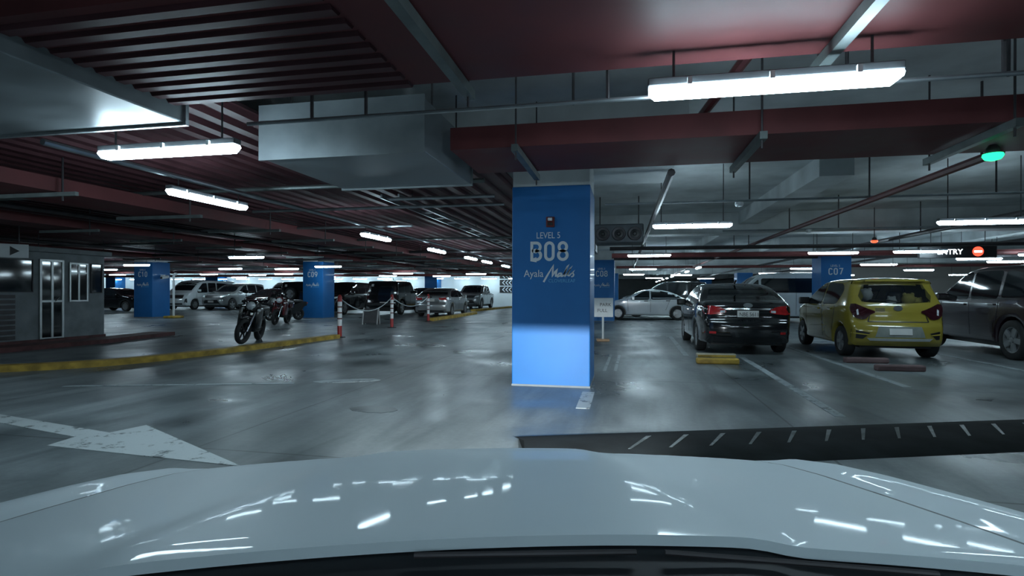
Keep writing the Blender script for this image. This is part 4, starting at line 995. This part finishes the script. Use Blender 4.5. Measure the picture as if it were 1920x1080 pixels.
sp = obj('spare_wheel', tm, None, j2); sp.location = (-2.08, .1, 1.12); sp.rotation_euler = (0, 0, R(-90)); obj('rim', rm, None, sp)
obj('rear_bumper', bx((-2.16, -.8, .5), (-1.95, .8, .66), .02), BLACK, j1); obj('rear_bumper', bx((-2.16, -.8, .5), (-1.95, .8, .66), .02), BLACK, j2)
obj('antenna', tb([(-1.0, -.3, 1.86), (-1.1, -.3, 2.02)], .012, 6), BLACK, j1)

# ---------------------------------------------------------------- motorcycles (local x forward)
def torus_wheel(R0, r_, m_, seg=28):
    pts = [(R0 * math.cos(2 * math.pi * k / seg), 0, R0 * math.sin(2 * math.pi * k / seg)) for k in range(seg)]
    bm = bmesh.new(); tube(bm, pts, r_, 10, True); return bm
def motorcycle(label, loc, rz, lean, steer, pm, scooter=False, lamp_m=LENS):
    t = thing('scooter' if scooter else 'motorcycle', label, 'motorcycle', loc, rz)
    t.rotation_euler = (lean, 0, rz)
    wb, wf = -.64, .66; rw = .255 if not scooter else .2
    for nm, xw in (('front_wheel', wf), ('rear_wheel', wb)):
        w_ = obj(nm, torus_wheel(rw, .055 if nm == 'front_wheel' else .065, RUBBER), RUBBER, t, True, 80); w_.location = (xw, 0, rw + .06)
        bm = lathe([(.03, -.05), (.05, -.03), (.05, .03), (.03, .05)], 12, 'Y')
        for k_ in range(6): box(bm, (.04, -.012, -.014), (rw - .03, .012, .014), Matrix.Rotation(k_ * math.pi / 3, 4, 'Y'))
        obj('rim', bm, BLACK, w_)
        if nm == 'front_wheel': w_.rotation_euler = (0, 0, steer)
    # steering assembly
    Ms = Matrix.Translation((wf, 0, rw + .06)) @ Matrix.Rotation(steer, 4, 'Z') @ Matrix.Rotation(R(-26), 4, 'Y')
    def S(p): return Ms @ Vector(p)
    for s in (-1, 1): obj('fork', tb([S((0, s * .09, 0)), S((.0, s * .09, .66))], .026, 10), CHROME if not scooter else BLACK, t, True)
    fb = bmesh.new(); tube(fb, [S((math.sin(a) * (rw + .09), 0, math.cos(a) * (rw + .09))) for a in [R(d) for d in range(-50, 60, 15)]], [.03, .05, .062, .066, .066, .062, .05, .03], 8); obj('front_fender', fb, pm, t, True, 80)
    obj('head_lamp', lathe([(.02, .1), (.08, .07), (.105, 0), (.1, -.06), (.04, -.1)], 18, 'X', Ms @ Matrix.Translation((.12, 0, .62)) @ Matrix.Rotation(R(26), 4, 'Y')), lamp_m, t, True, 60)
    obj('lamp_cowl', bx((-.04, -.12, .5), (.13, .12, .78), .05, Ms), pm, t, True)
    obj('handlebar', tb([S((-.12, -.38, .80)), S((-.04, -.25, .82)), S((0, -.1, .76)), S((0, .1, .76)), S((-.04, .25, .82)), S((-.12, .38, .80))], .014, 8), BLACK, t, True)
    for s in (-1, 1):
        obj('grip', tb([S((-.07, s * .29, .81)), S((-.13, s * .41, .80))], .024, 8), BLACK, t, True)
        mr_ = obj('mirror', bx((-.015, -.07, -.04), (.015, .07, .045), .02, Ms @ Matrix.Translation((-.02, s * .36, 1.02))), BLACK, t, True)
        obj('mirror_stem', tb([S((-.04, s * .26, .82)), S((-.02, s * .34, .99))], .008, 6), CHROME, mr_, True)
        obj('turn_signal', bx((-.03, -.03, -.025), (.03, .03, .025), .012, Ms @ Matrix.Translation((.06, s * .2, .56))), LENS, t, True)
    # body
    if not scooter:
        tk = chaikin([(-.12, .80), (.05, .98), (.3, 1.0), (.42, .86), (.3, .74), (0, .72)], 2, True)
        obj('fuel_tank', prism(tk, -.13, .13), pm, t, True, 60).matrix_local = Matrix(((1, 0, 0, 0), (0, 0, 1, 0), (0, 1, 0, 0), (0, 0, 0, 1)))
        for s in (-1, 1): obj('shroud', bx((.12, s * .19 - .05, .38), (.46, s * .19 + .05, .90), .04), pm, t, True)
        obj('engine', bx((-.2, -.16, .28), (.28, .16, .68), .05), mat('engine_dark', (.04, .042, .045), .4, .6), t, True)
        obj('exhaust', tb([(.25, -.14, .35), (.1, -.2, .26), (-.4, -.2, .32), (-.85, -.21, .46)], [.025, .028, .05, .055], 10), PIPE, t, True)
        obj('frame', tb([(.5, 0, .92), (.32, 0, .4), (-.3, 0, .3), (-.35, 0, .75), (-.85, 0, .86)], .03, 8), BLACK, t, True)
    else:
        lg = chaikin([(.32, .95), (.45, .8), (.42, .35), (.2, .25), (-.2, .26), (-.25, .32), (.12, .36), (.24, .6), (.2, .92)], 2, True)
        obj('leg_shield', prism(lg, -.19, .19), pm, t, True, 60).matrix_local = Matrix(((1, 0, 0, 0), (0, 0, 1, 0), (0, 1, 0, 0), (0, 0, 0, 1)))
        rb = chaikin([(-.2, .3), (-.15, .68), (-.85, .86), (-.95, .78), (-.7, .5), (-.45, .3)], 2, True)
        obj('rear_body', prism(rb, -.17, .17), pm, t, True, 60).matrix_local = Matrix(((1, 0, 0, 0), (0, 0, 1, 0), (0, 1, 0, 0), (0, 0, 0, 1)))
        obj('exhaust', tb([(-.3, -.2, .24), (-.9, -.22, .38)], .06, 10), PIPE_D, t, True)
    obj('seat', bx((-.78, -.14, .78), (-.05, .14, .9), .05), BLACK, t, True)
    obj('rear_fender', bx((-.98, -.09, .62), (-.6, .09, .82), .04), pm, t, True)
    obj('tail_lamp', bx((-1.02, -.06, .72), (-.96, .06, .79), .015), TAIL, t, True)
    obj('kick_stand', tb([(-.05, .12, .3), (.02, .3, .03)], .014, 6), PIPE_D, t, True)
    return t
PB = mat('black_bike_paint', (.01, .011, .013), .25, coat=.6)
motorcycle('black motorcycle leaning on its stand, closest to the yellow kerb', (-9.08, 12.05, 0), R(-70), R(-9), R(-12), PB)
motorcycle('dark red motorcycle parked behind the black motorcycle', (-12.9, 18.9, 0), R(-75), R(-7), R(0), P_RED)
motorcycle('black scooter parked against the C09 column', (-14.5, 21.5, 0), R(-118), R(-6), R(10), PB, True)

# ---------------------------------------------------------------- the camera car: bonnet in front of the lens
eg = thing('camera_car', 'white car bonnet across the bottom of the picture', 'car', (0, 0, 0), CAM_YAW)
UC = -.075
def zc(v):
    P = [(.40, .985), (.60, .985), (.75, .966), (.9, .945), (1.1, .915), (1.25, .888), (1.4, .852), (1.55, .792), (1.68, .69), (1.74, .58)]
    for (a, za), (b, zb) in zip(P, P[1:]):
        if v <= b: f = (v - a) / (b - a); return za + (zb - za) * f
    return P[-1][1]
def hood_z(u, v):
    w_ = u - UC; a = abs(w_)
    z_ = zc(v)
    z_ -= .052 * (a / .9) ** 2.0
    c = .365 - .12 * max(0, (v - .62)) ** 1.0
    t_ = (a - c) / .03
    z_ -= .010 / (1 + math.exp(-2.2 * t_))
    if a > .70: z_ += .012 * math.exp(-((a - .80) / .06) ** 2)
    if a > .86: z_ -= .9 * (a - .86) ** 1.5
    return z_ + .017 * w_
def grid_surface(us, vs__, zf):
    bm = bmesh.new(); G = [[bm.verts.new((u, v(u) if callable(v) else v, 0)) for u in us] for v in vs__]
    for row in G:
        for q in row: q.co.z = zf(q.co.x, q.co.y)
    for i in range(len(G) - 1):
        for j in range(len(us) - 1): bm.faces.new((G[i][j], G[i][j + 1], G[i + 1][j + 1], G[i + 1][j]))
    return bm
def spread_(a, b, n): return [a + (b - a) * i / n for i in range(n + 1)]
def rear_edge(u): w_ = u - .2; return .60 - .115 * max(0, abs(w_) - .05) ** 1.6
def hv(f): return lambda u: rear_edge(u) + (1.74 - .22 * (abs(u - UC) / .7) ** 3 - rear_edge(u)) * f
fs = [0, .004] + spread_(.02, 1, 46)
bm = grid_surface(spread_(UC - .69, UC + .69, 70), [hv(f) for f in fs], hood_z)
for v in [v for v in bm.verts if v.is_boundary]: pass
g = bmesh.ops.extrude_edge_only(bm, edges=[e for e in bm.edges if len(e.link_faces) == 1])['geom']
for v in g:
    if isinstance(v, bmesh.types.BMVert): v.co.z -= .012
obj('bonnet', bm, P_HOOD, eg, True, 60)
for s in (-1, 1):
    us = spread_(.697, .93, 16); us = [UC + s * a for a in us]
    if s < 0: us = us[::-1]
    bm = grid_surface(us, [(lambda f: (lambda u: .35 + (1.52 - 1.2 * max(0, abs(u - UC) - .7) ** 1.5 - .35) * f))(f) for f in spread_(0, 1, 40)], hood_z)
    obj('fender', bm, P_HOOD, eg, True, 60)
    obj('fender_side', bx((UC + s * .925 - .01, .35, .35), (UC + s * .925 + .01, 1.3, .68)), P_HOOD, eg)
    tm, rm = wheel_meshes(.34, .2, 'five'); w_ = obj('wheel', tm, None, eg); w_.location = (UC + s * .80, 1.0, .34); w_.rotation_euler = (0, 0, R(90)); obj('rim', rm, None, w_)
    hl = obj('head_lamp', bx((UC + s * .62 - .14, 1.60, .58), (UC + s * .62 + .14, 1.64, .7), .01), LENS, eg)
obj('front_bumper', bx((UC - .85, 1.5, .25), (UC + .85, 1.78, .56), .05), P_HOOD, eg)
obj('cowl_panel', grid_surface(spread_(UC - .69, UC + .69, 40), [(lambda f: (lambda u: .2 + (rear_edge(u) + .012 - .2) * f))(f) for f in spread_(0, 1, 6)], lambda u, v: hood_z(u, rear_edge(u)) - .014 - .06 * max(0, rear_edge(u) - v)), mat('cowl_plastic', (.01, .012, .016), .7), eg, True)
for (a, b) in (((.16, .572), (.44, .566)), ((-.1, .566), (.13, .572))):
    obj('wiper', tb([(a[0], a[1], hood_z(*a) - .006), (b[0], b[1], hood_z(*b) - .006)], .003, 8), PIPE_D, eg, True)
# low beam: a small lamp with the flat cut-off shield of a projector headlamp
for s in (-1, 1):
    ld = bpy.data.lights.new('low_beam', 'SPOT'); ld.energy = HEAD; ld.color = (.86, .95, 1.0); ld.spot_size = R(48); ld.spot_blend = .8; ld.shadow_soft_size = .003
    lo = bpy.data.objects.new('low_beam', ld); C.objects.link(lo); lo.parent = eg
    lo.location = (UC + s * .62, 1.70, .645); lo.rotation_euler = (R(88), 0, 0)
    obj('beam_shield', bx((UC + s * .62 - .12, 1.64, .649), (UC + s * .62 + .12, 1.89, .654)), BLACK, eg)
